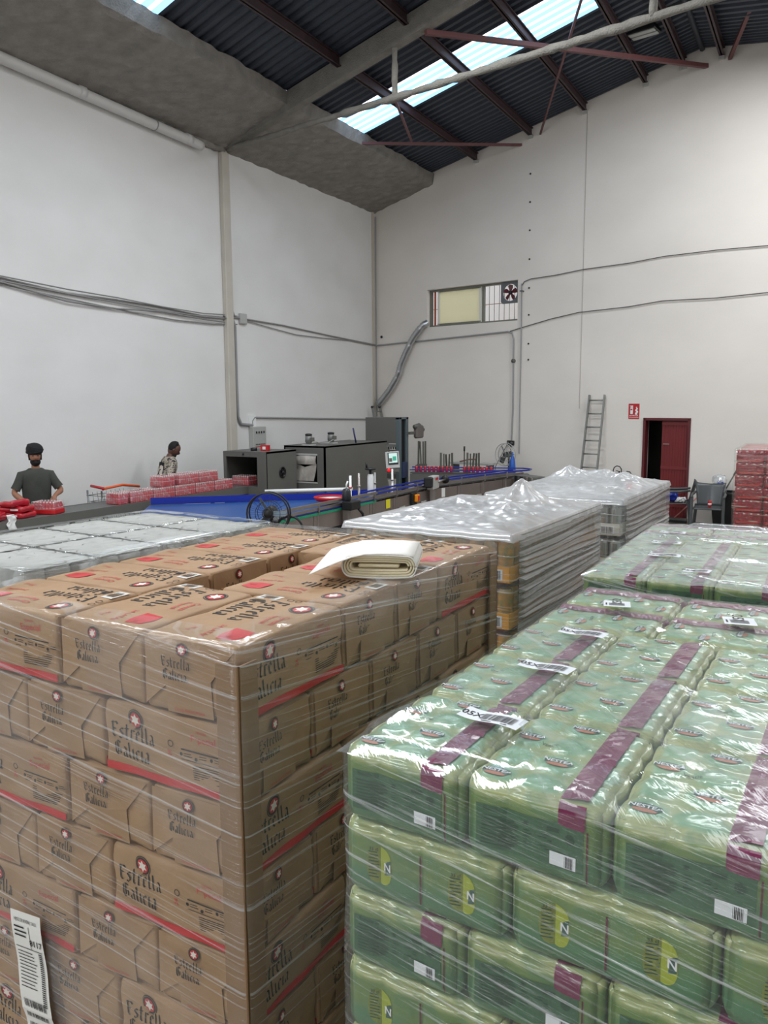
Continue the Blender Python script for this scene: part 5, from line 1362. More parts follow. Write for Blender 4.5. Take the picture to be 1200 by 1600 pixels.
def ellipsoid(mb, c, r, m, T=None, n=14, k=9, fn=None):
    vs = []; fs = []
    for j in range(k + 1):
        for i in range(n):
            a = 2 * math.pi * i / n; b = math.pi * j / k; p = Vector((r[0] * math.sin(b) * math.cos(a), r[1] * math.sin(b) * math.sin(a), r[2] * math.cos(b)))
            if fn: p = fn(p)
            vs.append(p + Vector(c))
    for j in range(k):
        for i in range(n): fs.append((j * n + i, (j + 1) * n + i, (j + 1) * n + (i + 1) % n, j * n + (i + 1) % n))
    return mb.add(vs, fs, m, True, T)
def loft(mb, rings, m, n=20, T=None):
    """rings: (centre, rx, ry, squareness)"""
    vs = []; fs = []
    for c, rx, ry in rings:
        for i in range(n):
            a = 2 * math.pi * i / n; ca, sa = math.cos(a), math.sin(a)
            vs.append((c[0] + rx * math.copysign(abs(ca) ** .8, ca), c[1] + ry * math.copysign(abs(sa) ** .8, sa), c[2]))
    for j in range(len(rings) - 1):
        for i in range(n): fs.append((j * n + i, j * n + (i + 1) % n, (j + 1) * n + (i + 1) % n, (j + 1) * n + i))
    return mb.add(vs, fs, m, True, T)
def hand(nodes, edges, wrist, w, d, side_, s='', sp=Vector((0, 0, 1)), curl=.5):
    """five separate fingers from the palm; d = direction of the hand, side_ = towards the thumb, sp = back of the hand"""
    d, side_, sp = d.normalized(), side_.normalized(), sp.normalized()
    palm = w + d * .05; nodes[s + 'palm'] = (palm, (.030, .020)); edges.append((wrist, s + 'palm'))
    for i, (o, L_) in enumerate(((.026, .070), (.009, .080), (-.009, .074), (-.026, .058))):
        b = palm + d * .035 + side_ * o; prev = s + 'palm'
        for j in range(3):
            k = '%sf%d%d' % (s, i, j); t = j / 2; nodes[k] = (b + d * (L_ * t) * (1 - .25 * curl * t) - sp * (L_ * t * t * curl) + side_ * (o * .25 * t), .0095 - .002 * j); edges.append((prev, k)); prev = k
    b = w + d * .03 + side_ * .03; nodes[s + 't0'] = (b, .012); nodes[s + 't1'] = (b + d * .03 + side_ * .022 - sp * .01, .011); nodes[s + 't2'] = (b + d * .062 + side_ * .024 - sp * .022, .009)
    edges += [(s + 'palm', s + 't0'), (s + 't0', s + 't1'), (s + 't1', s + 't2')]
V = Vector
def person(label, loc, rz, skin, arms, headT, lean, shirt_m, hs=1.0):
    """faces -y in its own frame; arms = [(elbow, wrist, hand dir, thumb side)] for the right (-x) and left (+x) arm; lean = chest offset"""
    t = thing('person', label, 'person', loc, rz)
    ch = V((lean[0], lean[1], 0)); N = {}; E = []
    N['pel'] = (V((0, 0, .95)), .13); N['sp'] = (V((0, 0, 1.12)) + ch * .4, .11); N['ch'] = (V((0, 0, 1.32)) + ch * .9, .125); N['nk'] = (V((0, 0, 1.475)) + ch * 1.05, .06)
    hb = headT @ V((0, 0, -.1)); N['hd0'] = (V((0, 0, 1.54)) * .5 + ch * .525 + hb * .5 if False else (N['nk'][0] + hb) / 2, .054); N['hd1'] = (hb, .06); 
    E += [('pel', 'sp'), ('sp', 'ch'), ('ch', 'nk'), ('nk', 'hd0'), ('hd0', 'hd1')]
    for s, x, (el, wr, hd, th) in (('r', -1, arms[0]), ('l', 1, arms[1])):
        N[s + 'sh'] = (V((x * .17, 0, 1.39)) + ch, .056); N[s + 'ua'] = ((N[s + 'sh'][0] + V(el)) / 2, .048); N[s + 'el'] = (V(el), .042); N[s + 'fa'] = (V(el) * .6 + V(wr) * .4, .041); N[s + 'wr'] = (V(wr), .028)
        E += [('ch', s + 'sh'), (s + 'sh', s + 'ua'), (s + 'ua', s + 'el'), (s + 'el', s + 'fa'), (s + 'fa', s + 'wr')]
        hand(N, E, s + 'wr', V(wr), V(hd), V(th), s)
        for k, p, r in (('hip', (x * .1, 0, .88), .1), ('kn', (x * .11, -.02, .5), .065), ('sn', (x * .115, .0, .3), .058), ('an', (x * .12, .02, .09), .042), ('to', (x * .13, -.13, .035), .035)):
            N[s + k] = (V(p), r)
        E += [('pel', s + 'hip'), (s + 'hip', s + 'kn'), (s + 'kn', s + 'sn'), (s + 'sn', s + 'an'), (s + 'an', s + 'to')]
    b = skinned('body', N, E, skin, 'pel')
    def hf(p):
        z = p.z
        if p.y < 0:
            p.y *= 1.04
            if abs(p.x) < .022 and -.045 < z < .02: p.y -= .020 * (1 - abs(p.x) / .022) * (1 - (z + .012) ** 2 / .0012 if abs(z + .012) < .034 else 0)
            if .005 < z < .035 and abs(p.x) < .06: p.y += .006
        if z < -.04: k = 1 - (-.04 - z) * 2.2; p.x *= k
        return p
    ellipsoid(b, (0, 0, 0), (.076 * hs, .096 * hs, .118 * hs), skin, headT, 24, 18, hf)
    for x in (-1, 1): ellipsoid(b, (x * .077, .008, -.008), (.012, .02, .032), skin, headT, 8, 6)
    bo = b.obj('body', t)
    for x in (-1, 1): e = MB(); ellipsoid(e, (x * .031, -.087, .012), (.012, .008, .007), m_eye, headT, 8, 6); e.obj('eye', t)
    e = MB(); ellipsoid(e, (0, -.088, -.062), (.022, .008, .006), mat('lip', (112, 62, 58), .5) if 'lip' not in D.materials else D.materials['lip'], headT, 8, 6); e.obj('mouth', t)
    s = MB()
    loft(s, [(V((0, 0, .86)), .185, .125), (V((0, 0, 1.0)) + ch * .15, .182, .122), (V((0, 0, 1.15)) + ch * .45, .186, .125), (V((0, 0, 1.30)) + ch * .85, .196, .132), (V((0, .0, 1.38)) + ch * .96, .195, .122), (V((0, .0, 1.43)) + ch, .172, .108), (V((0, .0, 1.463)) + ch * 1.03, .125, .09), (V((0, 0, 1.487)) + ch * 1.05, .088, .076), (V((0, -.005, 1.482)) + ch * 1.05, .070, .064)], shirt_m, 26)
    for x, (el, wr, hd, th) in ((-1, arms[0]), (1, arms[1])):
        a = V((x * .12, 0, 1.40)) + ch; c = V((x * .172, 0, 1.385)) + ch; e_ = V(el); m1 = c.lerp(e_, .45); m2 = c.lerp(e_, .82)
        m0 = c + (e_ - c) * .12 + V((x * .006, 0, .012)); s.tube([a, c + V((x * .01, 0, .004)), c.lerp(e_, .3), c.lerp(e_, .58), c.lerp(e_, .80)], [.066, .072, .066, .062, .064], shirt_m, 14, caps=False)
    s.obj('shirt', t)
    tr = MB(); loft(tr, [(V((0, 0, .80)), .17, .12), (V((0, 0, .9)), .176, .122), (V((0, 0, .98)), .17, .118)], m_trou, 20)
    for x in (-1, 1): tr.tube([(x * .09, 0, .86), (x * .1, 0, .72), (x * .11, -.02, .5), (x * .115, 0, .28), (x * .12, .02, .1)], [.105, .095, .08, .072, .07], m_trou, 14)
    tr.obj('trousers', t)
    for x in (-1, 1): f = MB(); soft_box(f, (.10, .28, .1), .04, (3, 5, 2), m_black, lambda p, q: p - V((0, 0, .02 * max(0, -q.y) * (q.z > 0))), Matrix.Translation((x * .125, -.05, .05))); f.obj('shoe', t)
    return t
def headmat(p, yaw_, pit): return Matrix.Translation(p) @ Matrix.Rotation(yaw_, 4, 'Z') @ Matrix.Rotation(pit, 4, 'X')
# worker in the turban: stands behind the table, faces it and the camera, hands on the packs
H1 = headmat((0.0, -.05, 1.665), R(-4), R(10))
p1 = person('person in black turban and charcoal green t-shirt handling red packs at the table', (-9.52, 7.42, 0), R(60), m_skin1,
            [((-.30, -.06, 1.16), (-.16, -.30, 1.02), (.35, -.8, -.25), (.5, .3, .3)), ((.31, -.08, 1.17), (.19, -.27, 1.12), (-.2, -.75, -.5), (-.7, -.2, 0))], H1, (0, -.03), m_tee)
f = MB()
ellipsoid(f, (0, .012, .078), (.112, .126, .092), m_turb, H1, 24, 14)
for k in range(6):
    a = k * .32; f.tube([H1 @ V(((.100 - .004 * k) * math.cos(q), .012 + (.116 - .004 * k) * math.sin(q), .058 + .012 * k + .016 * math.cos(q + a * 2))) for q in [2 * math.pi * i / 20 for i in range(21)]], .017, m_turb, 6)
f.obj('turban', p1)
f = MB(); ellipsoid(f, (0, -.040, -.082), (.068, .062, .062), m_hair, H1, 16, 10, lambda p: V((p.x, p.y, p.z if p.z < .01 else .01 + (p.z - .01) * (.9 if abs(p.x) > .045 else .25))))
f.tube([H1 @ V((x, -.098 + abs(x) * .5, -.047 - abs(x) * .25)) for x in (-.04, -.02, 0, .02, .04)], .008, m_hair, 6)
for x in (-1, 1): f.tube([H1 @ V((x * .074, -.02, .02)), H1 @ V((x * .07, -.03, -.06))], .014, m_hair, 6); f.tube([H1 @ V((x * .014, -.1, .032)), H1 @ V((x * .05, -.085, .034))], .005, m_hair, 5)
f.obj('beard', p1)
# second worker: seen from behind, bending towards the line
m_jer = D.materials.new('patterned jersey'); m_jer.use_nodes = True; nt = m_jer.node_tree; b = nt.nodes['Principled BSDF']; b.inputs['Roughness'].default_value = .85
tc = nt.nodes.new('ShaderNodeTexCoord'); mp = nt.nodes.new('ShaderNodeMapping'); mp.inputs['Scale'].default_value = (9, 9, 22); nt.links.new(tc.outputs['Object'], mp.inputs[0])
nz = nt.nodes.new('ShaderNodeTexNoise'); nz.inputs['Scale'].default_value = 1.3; nz.inputs['Detail'].default_value = 3; nz.inputs['Distortion'].default_value = 1.5; nt.links.new(mp.outputs[0], nz.inputs[0])
rp = nt.nodes.new('ShaderNodeValToRGB'); rp.color_ramp.interpolation = 'CONSTANT'; rp.color_ramp.elements[0].color = lin((34, 32, 32)); rp.color_ramp.elements[1].position = .46; rp.color_ramp.elements[1].color = lin((176, 164, 150)); e = rp.color_ramp.elements.new(.55); e.color = lin((120, 116, 92)); e = rp.color_ramp.elements.new(.6); e.color = lin((190, 182, 172))
nt.links.new(nz.outputs['Fac'], rp.inputs[0]); nt.links.new(rp.outputs[0], b.inputs['Base Color'])
H2 = headmat((.01, -.20, 1.60), R(-14), R(38))
p2 = person('person with short black hair in a black and beige patterned jersey bending over the table', (-9.58, 9.93, 0), R(152), m_skin2,
            [((-.29, .02, 1.14), (-.22, -.22, 1.0), (.2, -.8, -.2), (.6, .2, 0)), ((.30, -.10, 1.14), (.20, -.34, 1.04), (-.1, -.8, -.2), (-.6, -.2, 0))], H2, (0, -.10), m_jer)
f = MB(); ellipsoid(f, (0, .022, .030), (.088, .094, .108), m_hair, H2, 20, 12, lambda p: p + V((0, .02 * (p.y < -.02), 0)) * (1 if p.z > -.02 else 0) if p.y > -.05 or p.z > .04 else V((p.x * .7, p.y * .5, p.z * .3 + .05)))
f.obj('hair', p2)
f = MB(); ellipsoid(f, (0, -.055, -.085), (.055, .042, .04), m_hair, H2, 12, 8); f.obj('beard', p2)
# black back panel with the pale number
f = MB(); g = MB()
def back(a, b_, o): ch = -.10 * (.45 + (b_ - 1.15) / .15 * .4 if b_ > 1.15 else .3); return (-a, .142 - a * a * 1.1 + ch + o, b_)
d = Decal(f, back); d.rect(-.12, 1.10, .12, 1.40, m_turb, .004, 8, 10); f.obj('back_panel', p2)
d = Decal(g, back); d.put(text_geo('23', .09), .0, 1.14, .20, mat('cream number', (206, 196, 184), .8), .008); g.obj('number', p2)
# ================================================================== things on the walls
m_wire_g = mat('grey cable', (138, 136, 134), .6); m_wire_d = mat('dark cable', (84, 80, 78), .6)
def LWp(y, z, o=.03): return (XL + o, y, z)
def cable(name, label, pts, r, m, group=None, cat='cable'):
    q = []
    for a, b in zip(pts, pts[1:]):
        for k in range(4): q.append(Vector(a).lerp(Vector(b), k / 4))
    q.append(Vector(pts[-1]))
    f = MB(); f.tube(q, r, m, 6, False); o = f.obj(name); o['label'] = label; o['category'] = cat
    if group: o['group'] = group
    return o
bund = [(5.0, 4.20), (7.52, 4.10), (8.59, 4.03), (9.58, 4.01), (10.58, 3.99), (11.6, 3.965), (12.2, 3.975)]
for k, (dz, ph) in enumerate(((0.0, 0), (-.035, 1.2), (-.075, 2.6), (.03, 4.0))):
    cable('wall_cable', 'grey cable of the bundle along the left wall, %s from the top' % ['second', 'third', 'lowest', 'first'][k], [LWp(y, z + dz - .03 * math.sin(i * .9 + ph) ** 2 - (.05 if k == 2 and 1 < i < 4 else 0), .025 + .012 * k) for i, (y, z) in enumerate(bund)], .014 if k < 3 else .011, m_wire_g, None)
cable('wall_cable', 'slack grey cable sagging below the bundle on the left wall', [LWp(y, z) for y, z in ((5.0, 4.12), (7.52, 4.0), (8.13, 3.95), (9.84, 3.845), (10.9, 3.80), (11.88, 3.81), (12.6, 3.86))], .012, m_wire_g)
cable('wall_cable', 'grey cable from the pilaster to the room corner, upper', [LWp(y, z) for y, z in ((12.2, 3.975), (12.73, 3.985), (14.1, 3.96), (16.0, 3.87), (18.05, 3.79))], .016, m_wire_g)
cable('wall_cable', 'grey cable from the pilaster to the room corner, lower and sagging', [LWp(y, z) for y, z in ((12.9, 3.95), (13.87, 3.86), (14.6, 3.80), (15.56, 3.80), (16.8, 3.82), (18.05, 3.77))], .010, m_wire_g)
cable('conduit', 'grey conduit running up the pilaster to the gutter', [LWp(12.455, 6.95), LWp(12.44, 5.5), LWp(12.44, 4.15), LWp(12.52, 4.02), LWp(12.7, 3.99)], .02, m_grey_c, cat='conduit')
cable('conduit', 'dark grey conduit bending down to the fuse panel', [LWp(12.2, 3.95, .06), LWp(12.44, 3.93, .06), LWp(12.52, 3.8, .04), LWp(12.52, 2.7, .04), LWp(12.53, 2.1, .04), LWp(12.62, 1.95, .04), LWp(12.86, 1.925, .04), LWp(12.98, 1.92, .04)], .028, m_grey_c, cat='conduit')
cable('conduit', 'pale conduit from the fuse panel along the wall to the tower', [LWp(12.98, 1.9), LWp(12.98, 2.0), LWp(13.06, 2.07), LWp(15.4, 2.0), LWp(17.6, 1.94)], .018, m_grey_c, cat='conduit')
t = thing('junction_box', 'small grey junction box on the left wall beside the pilaster', 'junction box', LWp(12.78, 3.98, 0))
f = MB(); f.box((.03, 0, 0), (.06, .2, .2), m_lgrey, bev=.008); f.obj('box', t); f = MB(); f.box((.063, 0, 0), (.006, .17, .17), m_lgrey); f.obj('lid', t)
t = thing('fuse_panel', 'pale grey fuse panel with switches on the left wall', 'electrical panel', LWp(13.11, 1.655, 0))
f = MB(); f.box((.06, 0, 0), (.12, .42, .46), m_lgrey, bev=.01); f.obj('housing', t)
for z, c in ((.12, m_black), (-.12, m_dgrey)):
    f = MB(); f.box((.122, 0, z), (.008, .33, .07), m_lgrey); f.obj('window_strip', t)
    for k in range(4): f = MB(); f.box((.128, -.12 + .08 * k, z), (.012, .035 if c is m_black else .06, .04 if c is m_black else .02), c); f.obj('breaker', t)
f = MB(); f.box((.122, 0, -.17), (.006, .3, .012), m_redp); f.obj('warning_strip', t)
t = thing('cable_tray_box', 'plain pale box mounted above the fuse panel behind the conduit', 'box', LWp(13.0, 2.0, 0))
f = MB(); f.box((.02, 0, 0), (.04, .2, .24), m_white, bev=.004); f.obj('cover', t)
t = thing('grey_shelf_box', 'grey wall box right below the fuse panel', 'box', LWp(13.15, 1.36, 0)); f = MB(); f.box((.08, 0, 0), (.16, .5, .08), m_dgrey, bev=.006); f.obj('body', t)
# drain pipe under the gutter slab
t = thing('drain_pipe', 'white plastic drain pipe under the gutter slab, left of the pilaster', 'pipe', (XL + .12, 7.5, 6.92))
f = MB(); f.tube([(0, -4.4, .10), (0, 0, .045), (0, 4.05, -.045), (0, 4.14, -.06)], .082, m_pipe, 12); f.obj('pipe', t)
for y in (-2.4, 1.5, 3.8):
    f = MB(); f.tube([(0, y - .06, .055 - y * .022), (0, y + .06, .055 - y * .022)], .092, m_pipe, 12); f.obj('socket', t)
for y in (-.5, 3.0): f = MB(); ring(f, (0, y, .05 - y * .022), .09, .008, m_grey_c); f.obj('clip', t)
# short ladder behind the tower
def ladder(name, label, base, dirw, dirn, w_, h, lean, n, m, mr):
    t = thing(name, label, 'ladder', base)
    dw, dn = Vector(dirw).normalized(), Vector(dirn).normalized(); off = lambda z: dn * (lean * (1 - z / h))
    for s in (-.5, .5):
        f = MB(); f.bar(dw * (w_ * s) + off(0), dw * (w_ * s * .92) + off(h) + Vector((0, 0, h)), .028, .06, m); f.obj('rail', t)
    for i in range(n):
        z = h * (i + .6) / n; f = MB(); f.tube([dw * (-w_ * .5) + off(z) + Vector((0, 0, z)), dw * (w_ * .5) + off(z) + Vector((0, 0, z))], .015, mr, 7); f.obj('rung', t)
    return t
m_al = mat('dull aluminium', (140, 142, 138), .45, metal=.5)
t = ladder('step_ladder', 'grey step ladder top showing behind the tower in the room corner', (XL + .16, 17.84, 0), (0, 1, 0), (1, 0, 0), .42, 2.24, .5, 8, m_al, m_al)
for y in (-.19, .19): f = MB(); f.lathe([(.001, -.03), (.03, -.03), (.03, .03), (.001, .03)], m_black, 10, T=Matrix.Translation((0, y, 2.24)) @ Matrix.Rotation(R(90), 4, 'Y')); f.obj('end_cap', t)
b0 = BW(6.03, 0, .08); t = ladder('ladder', 'long aluminium ladder leaning against the back wall left of the red door', b0, -DL, NB, .36, 2.48, .45, 9, m_al, m_al)

# fire extinguisher sign
sg = thing('fire_sign', 'red fire extinguisher sign high on the wall beside the red door', 'sign', BW(6.80, 2.145, .0))
RW_ = math.atan2(-DL.y, -DL.x); sg.rotation_euler = (0, 0, RW_)
m_sr = mat('sign red', (186, 30, 40), .4)
f = MB(); f.box((0, -.004, 0), (.225, .006, .305), m_sr); f.obj('plate', sg)
f = MB(); d = Decal(f, lambda a, b, o: (a, -.0075 - o, b))
d.rect(-.075, -.055, -.02, .075, m_white); d.disc(-.047, .075, .0275, m_white, n=16); d.rect(-.06, .09, -.02, .115, m_white); d.rect(-.09, .1, -.055, .112, m_white); d.rect(-.07, .02, -.03, .045, m_sr, .0014)
for k, (x, z, r) in enumerate(((.05, -.045, .026), (.066, -.01, .024), (.048, .02, .022), (.063, .05, .018), (.052, .078, .012))): d.disc(x, z, r, m_white, n=12)
d.put(text_geo('EXTINTOR', .02), 0, -.098, .026, m_white, .001); d.rect(-.1, -.13, .1, -.114, mat('sign pale', (226, 160, 160), .5)); f.obj('pictogram', sg)
# extinguishers
def extinguisher(label, s, r, h, m, z0, horn):
    p = BW(s, 0, .16); t = thing('fire_extinguisher', label, 'fire extinguisher', (p.x, p.y, 0), RW_)
    f = MB(); f.lathe([(r * .9, z0), (r, z0 + .02), (r, z0 + h * .8), (r * .75, z0 + h * .93), (r * .3, z0 + h), (.001, z0 + h)], m, 16); f.obj('cylinder', t)
    f = MB(); f.lathe([(.02, z0 + h), (.02, z0 + h + .05), (.001, z0 + h + .05)], m_black, 8); f.bar((0, -.02, z0 + h + .045), (.0, -.14, z0 + h + .07), .02, .012, m_black); f.obj('valve', t)
    f = MB(); f.tube([(0, 0, z0 + h + .03)] + [(.09 * math.cos(a) - .03, -.03, z0 + h + .06 + .10 * math.sin(a)) for a in [R(-60 + 40 * i) for i in range(9)]], .011, m_black, 6)
    if horn: f.tube([(-.02, -.03, z0 + h + .01), (-.02, -.06, z0 + h - .28)], [.015, .05], m_black, 10)
    f.obj('hose', t)
    if z0 > 0: f = MB(); f.box((0, .0, z0 / 2), (.2, .2, z0), m_dgrey); f.obj('stand', t)
    return t
extinguisher('black bodied fire extinguisher with looped hose beside the ladder', 6.60, .075, .56, m_black, .32, True)
extinguisher('red fire extinguisher right beside the door frame', 6.82, .07, .46, m_redp, .32, False)

# conduits, cables and screws of the back wall
cable('conduit', 'pale conduit under the window with a drop at its right end', [BW(s, z, .03) for s, z in ((.05, 3.776), (1.6, 3.82), (3.0, 3.865), (3.85, 3.895), (3.96, 3.86), (4.0, 3.72), (4.0, 3.3), (4.01, 2.2), (3.98, 1.46))], .018, m_grey_c, cat='conduit')
cable('conduit', 'thin pale conduit beside the window ending above the socket', [BW(s, z, .03) for s, z in ((4.18, 4.9), (4.19, 3.9), (4.18, 2.2), (4.18, 1.2))], .014, m_grey_c, cat='conduit')
cable('wall_cable', 'thin cable on the back wall running right from the window top', [BW(s, z, .025) for s, z in ((4.18, 4.85), (4.24, 4.94), (4.4, 4.98), (5.0, 5.0), (5.6, 5.05), (6.6, 5.07), (7.3, 5.12), (8.3, 5.12), (9.2, 5.09), (10.5, 5.12))], .009, m_wire_d)
cable('wall_cable', 'thin cable on the back wall running right from the window sill', [BW(s, z, .025) for s, z in ((3.9, 3.9), (4.18, 3.96), (4.9, 4.1), (5.54, 4.19), (6.6, 4.22), (7.3, 4.28), (8.3, 4.25), (9.2, 4.27), (10.5, 4.3))], .009, m_wire_d)
cable('socket_cable', 'black cable hanging from the socket to the conveyor, left one', [BW(3.90, 1.40, .06), BW(3.78, 1.15, .12), BW(3.66, .9, .16), BW(3.6, .0, .2)], .008, m_black)
cable('socket_cable', 'black cable hanging straight down from the socket', [BW(3.98, 1.40, .06), BW(4.0, 1.0, .05), BW(4.0, 0, .05)], .010, m_black)
t = thing('wall_socket', 'black double socket on the back wall below the conduit', 'socket', BW(3.965, 1.43, 0), RW_)
f = MB(); f.box((0, -.035, 0), (.17, .07, .11), m_black, bev=.012); f.obj('box', t)
for x in (-.045, .045): f = MB(); f.lathe([(.03, 0), (.03, .012), (.001, .012)], m_dgrey, 10, T=Matrix.Translation((x, -.07, 0)) @ Matrix.Rotation(R(90), 4, 'X')); f.obj('outlet', t)
t = thing('switch_box', 'small round junction box on the conduit drop of the back wall', 'junction box', BW(4.0, 3.25, 0), RW_)
f = MB(); f.lathe([(.045, 0), (.045, .05), (.001, .05)], m_dgrey, 12, T=Matrix.Rotation(R(90), 4, 'X')); f.obj('box', t)
t = thing('cable_hook', 'small dark hook on the wall right of the extractor fan', 'hook', BW(4.22, 4.74, 0), RW_)
f = MB(); f.tube([(0, 0, 0), (0, -.08, 0), (-.05, -.09, 0)], .012, m_black, 6); f.obj('hook', t)
for i, z in enumerate((7.168, 6.589, 6.006, 5.404, 4.797, 4.226, 3.609, 3.264)):
    t = ob('wall_plug', None, None, BW(4.335 + .004 * i, z, 0), RW_, 'dark wall plug hole in the vertical row above the socket, %s from the top' % ORD[i], 'wall plug', None)
    f = MB(); f.lathe([(.02, 0), (.02, .012), (.012, .014), (.012, .002), (.001, .002)], m_black, 8, T=Matrix.Rotation(R(90), 4, 'X')); f.obj('plug', t)
cable('wall_seam', 'faint vertical joint line on the back wall above the ladder', [BW(5.614, 8.1, .0), BW(5.61, 5, .0), BW(5.603, 2.2, .0)], .010, mat('seam', (186, 180, 172), .9), cat='joint')
cable('conduit', 'thin grey conduit up the room corner', [BW(.04, 6.9, .03), BW(.04, 4.6, .03), BW(.04, 2.0, .03)], .012, m_grey_c, cat='conduit')
t = thing('corner_sensor', 'tiny black sensor on the back wall beside the room corner', 'sensor', BW(.2, 3.98, 0), RW_); f = MB(); f.box((0, -.02, 0), (.05, .04, .06), m_black, bev=.01); f.obj('housing', t)
# flexible aluminium duct
t = thing('flexible_duct', 'crinkled silver flexible duct from the window down to the room corner', 'duct', (0, 0, 0))
P = [(1.64, 4.24, .02), (1.55, 4.17, .12), (1.367, 3.95, .14), (1.20, 3.75, .14), (1.073, 3.56, .14), (.95, 3.3, .14), (.86, 3.08, .14), (.70, 2.85, .14), (.566, 2.65, .14), (.36, 2.46, .14), (.19, 2.32, .14)]
pts = []; 
for a, b in zip(P, P[1:]):
    for k in range(7): u = k / 7; pts.append(BW(a[0] + (b[0] - a[0]) * u + .012 * math.sin(len(pts) * .3), a[1] + (b[1] - a[1]) * u, a[2] + (b[2] - a[2]) * u + .01))
f = MB(); f.tube(pts, [.078 + (.007 if i % 2 else -.004) - (.012 if i in (7, 8, 20, 21, 44, 45) else 0) for i in range(len(pts))], m_alu, 12); f.obj('duct', t)
f = MB(); f.tube([pts[-1] + Vector((0, 0, .0)), pts[-1] + (pts[-1] - pts[-2]).normalized() * .05], .085, m_al, 12); f.obj('end_collar', t)

# high bay lamp under the roof
t = thing('ceiling_lamp', 'flat rectangular lamp hanging under the roof behind the tie bar', 'lamp', (-3.12, 15.0, 8.50), R(-10.7))
f = MB(); f.box((0, 0, .06), (.5, .3, .07), m_black, bev=.01); f.obj('housing', t)
for y in (-.07, .07): f = MB(); f.box((0, y, .018), (.44, .10, .02), m_lgrey, bev=.004); f.obj('diffuser', t)
f = MB(); f.tube([(-.2, 0, .09), (-.2, 0, .14), (.2, 0, .17), (.2, 0, .09)], .01, m_black, 6); f.obj('bracket', t)

# ---------------- corner by the red door: chairs, bin, broom
m_ch = mat('grey moulded plastic', (66, 69, 70), .42, coat=.2)
def plastic_chair(label, loc, rz):
    """faces -y"""
    t = thing('plastic_armchair', label, 'chair', loc, rz, 'grey plastic armchairs by the red door')
    def sheet_(pf, n, k, th):
        vs = []; fs = []
        for j in range(k + 1):
            for i in range(n + 1): vs.append(pf(i / n, j / k))
        for j in range(k):
            for i in range(n): q = j * (n + 1) + i; fs.append((q, q + 1, q + n + 2, q + n + 1))
        f = MB().add(vs, fs, m_ch, True); return f
    f = sheet_(lambda u, v: ((u - .5) * (.50 - .04 * v), -.24 + .46 * v, .435 - .018 * math.sin(u * math.pi) * math.sin(v * math.pi) + .015 * (v - .5)), 8, 6, .02); o = f.obj('seat', t); o.modifiers.new('s', 'SOLIDIFY').thickness = .022
    def bk(u, v):
        wd = .40 + .10 * v + .04 * max(0, v - .8) * 5 * abs(u - .5) * 2
        return ((u - .5) * wd, .21 + .10 * v - .05 * (1 - (2 * u - 1) ** 2) * -1 * .8, .43 + .40 * v + .03 * (abs(2 * u - 1) ** 2) * (v > .9))
    f = sheet_(bk, 10, 8, .02); o = f.obj('backrest', t); o.modifiers.new('s', 'SOLIDIFY').thickness = .02
    for x in (-1, 1):
        f = MB(); f.bar((x * .27, -.25, 0), (x * .265, -.22, .64), .045, .035, m_ch); f.obj('leg', t)
        f = MB(); f.bar((x * .26, .27, 0), (x * .22, .22, .46), .045, .035, m_ch); f.obj('leg', t)
        f = MB(); f.tube([(x * .265, -.24, .62), (x * .275, -.2, .655), (x * .275, .05, .66), (x * .24, .25, .68)], [.022, .026, .026, .02], m_ch, 8); f.obj('armrest', t)
    return t
plastic_chair('grey plastic armchair facing the camera with a red can on its seat', (-1.80, 15.58, 0), R(3))
plastic_chair('grey plastic armchair turned sideways in front of the red door', (-2.44, 16.12, 0), R(-82))
t = thing('drink_can', 'red drink can standing on the seat of the grey chair facing the camera', 'can', (-1.77, 15.54, .437))
f = MB(); f.lathe([(.026, 0), (.033, .01), (.033, .1), (.026, .115), (.026, .118), (.001, .113)], m_redp, 12); f.obj('body', t); f = MB(); f.lathe([(.0335, .04), (.0335, .07)], m_white, 12); f.obj('white_band', t)
def soft_bag(name, label, loc, d, m, rz=0):
    t = thing(name, label, 'bag', loc, rz); f = MB(); soft_box(f, d, min(d) * .4, (8, 8, 5), m, lambda p, q: p + Vector((noise.noise((q.x * 2, q.y * 2, q.z * 2 + d[0] * 30)), noise.noise((q.x * 2 + 5, q.y * 2, q.z * 2)), noise.noise((q.x * 2, q.y * 2 + 7, q.z * 2)))) * .035, Matrix.Translation((0, 0, d[2] / 2 + .01))); f.obj('bag', t); return t
soft_bag('blue_bag', 'blue plastic bag lying on the sideways grey chair', (-2.52, 16.05, .44), (.24, .22, .2), m_blue); soft_bag('white_bag', 'white plastic bag beside the blue bag on the sideways grey chair', (-2.36, 16.06, .44), (.2, .16, .07), m_white)
t = thing('rubbish_bin', 'tall black rubbish bin behind the grey chair facing the camera', 'bin', (-1.54, 16.28, 0), R(-10))
f = MB(); f.prism([(-.2, -.19), (.2, -.19), (.2, .17), (-.2, .17)], 0, .05, m_black); 
vs = [(-.2, -.18, .03), (.2, -.18, .03), (.2, .15, .03), (-.2, .15, .03), (-.26, -.25, .66), (.26, -.25, .66), (.26, .2, .66), (-.26, .2, .66)]
f.add(vs, [(0, 1, 5, 4), (1, 2, 6, 5), (2, 3, 7, 6), (3, 0, 4, 7)], m_black); f.obj('body', t)
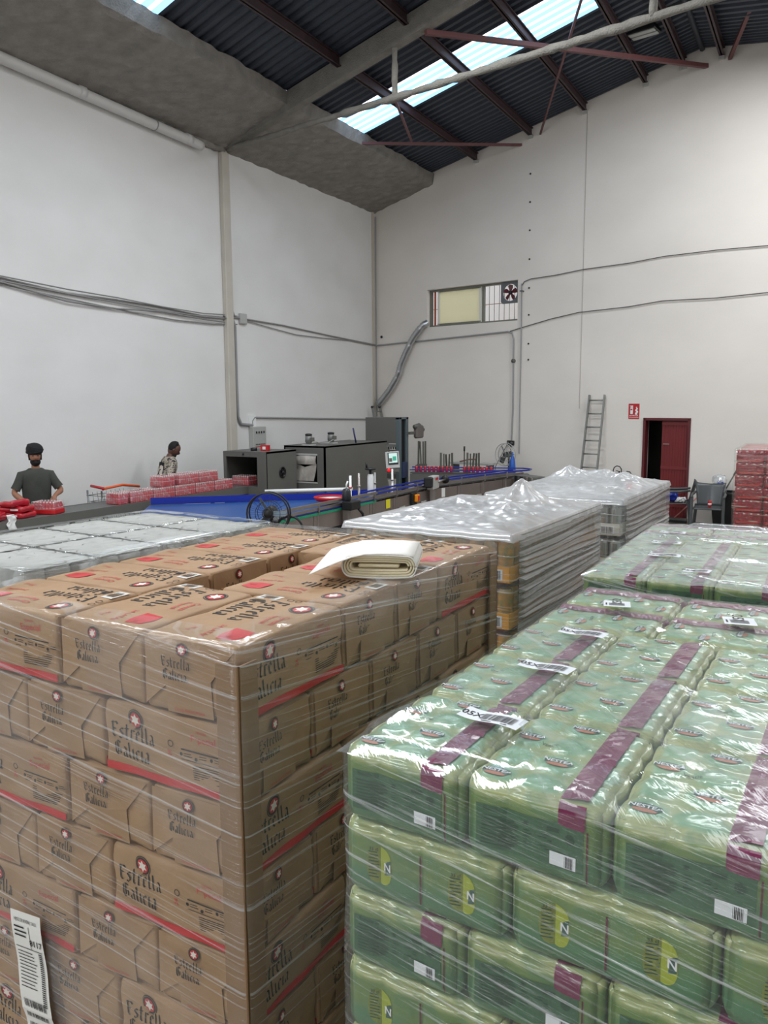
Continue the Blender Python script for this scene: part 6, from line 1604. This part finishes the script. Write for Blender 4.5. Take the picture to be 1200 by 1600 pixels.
f = MB(); f.box((0, -.255, .64), (.56, .04, .05), m_black, bev=.01); f.box((0, .205, .64), (.56, .04, .05), m_black, bev=.01); f.box((-.27, 0, .64), (.04, .46, .05), m_black, bev=.01); f.box((.27, 0, .64), (.04, .46, .05), m_black, bev=.01); f.obj('rim', t)
f = MB(); f.box((0, -.02, .5), (.48, .38, .02), m_dark); f.obj('contents', t)
m_cbag = film('clear bag', base=.3, streak=.3, veil=.3, ang=.5, sc=(10, 10), rough=.15, gl=.12)
soft_bag('clear_bag', 'clear plastic bag bulging out of the rubbish bin', (-1.70, 16.25, .52), (.24, .22, .44), m_cbag)
soft_bag('blue_wrapper', 'small blue and white wrapper on top of the rubbish', (-1.68, 16.17, .72), (.12, .1, .12), m_blue)
t = thing('mop_stick', 'grey stick poking up out of the rubbish bin', 'stick', (-1.68, 16.25, .51)); f = MB(); f.tube([(0, 0, 0), (.30, .05, .62)], .013, m_dgrey, 7); f.obj('stick', t)
f = MB(); f.tube([(.22, .037, .455), (.305, .05, .63)], .018, m_black, 7); f.obj('grip', t)
t = thing('bin_twigs', 'thin reddish stalks sticking out at the right of the rubbish bin', 'stalks', (-1.42, 16.27, .5))
for k in range(4): f = MB(); f.tube([(0, 0, 0), (.02 + .03 * k, .02 * k, .28 + .05 * k)], .006, mat('stalk', (176, 120, 104), .7) if 'stalk' not in D.materials else D.materials['stalk'], 5); f.obj('stalk', t)
t = thing('broom', 'push broom with a dark head and red handle lying by the red door', 'broom', (-2.50, 16.36, 0), R(-10))
f = MB(); f.box((0, 0, .07), (.50, .07, .05), m_dgrey, bev=.01); f.obj('head', t); f = MB(); f.box((0, 0, .023), (.48, .06, .044), m_black); f.obj('bristles', t)
f = MB(); f.tube([(0, 0, .09), (.35, .28, .5)], .013, mat('pinkish handle', (196, 132, 124), .5), 7); f.obj('handle', t)
t = thing('paper_scrap', 'white sheet of paper lying on the floor under the grey chair', 'paper', (-1.95, 15.95, .003), R(20)); f = MB(); f.box((0, 0, 0), (.32, .12, .004), m_white); f.obj('sheet', t)
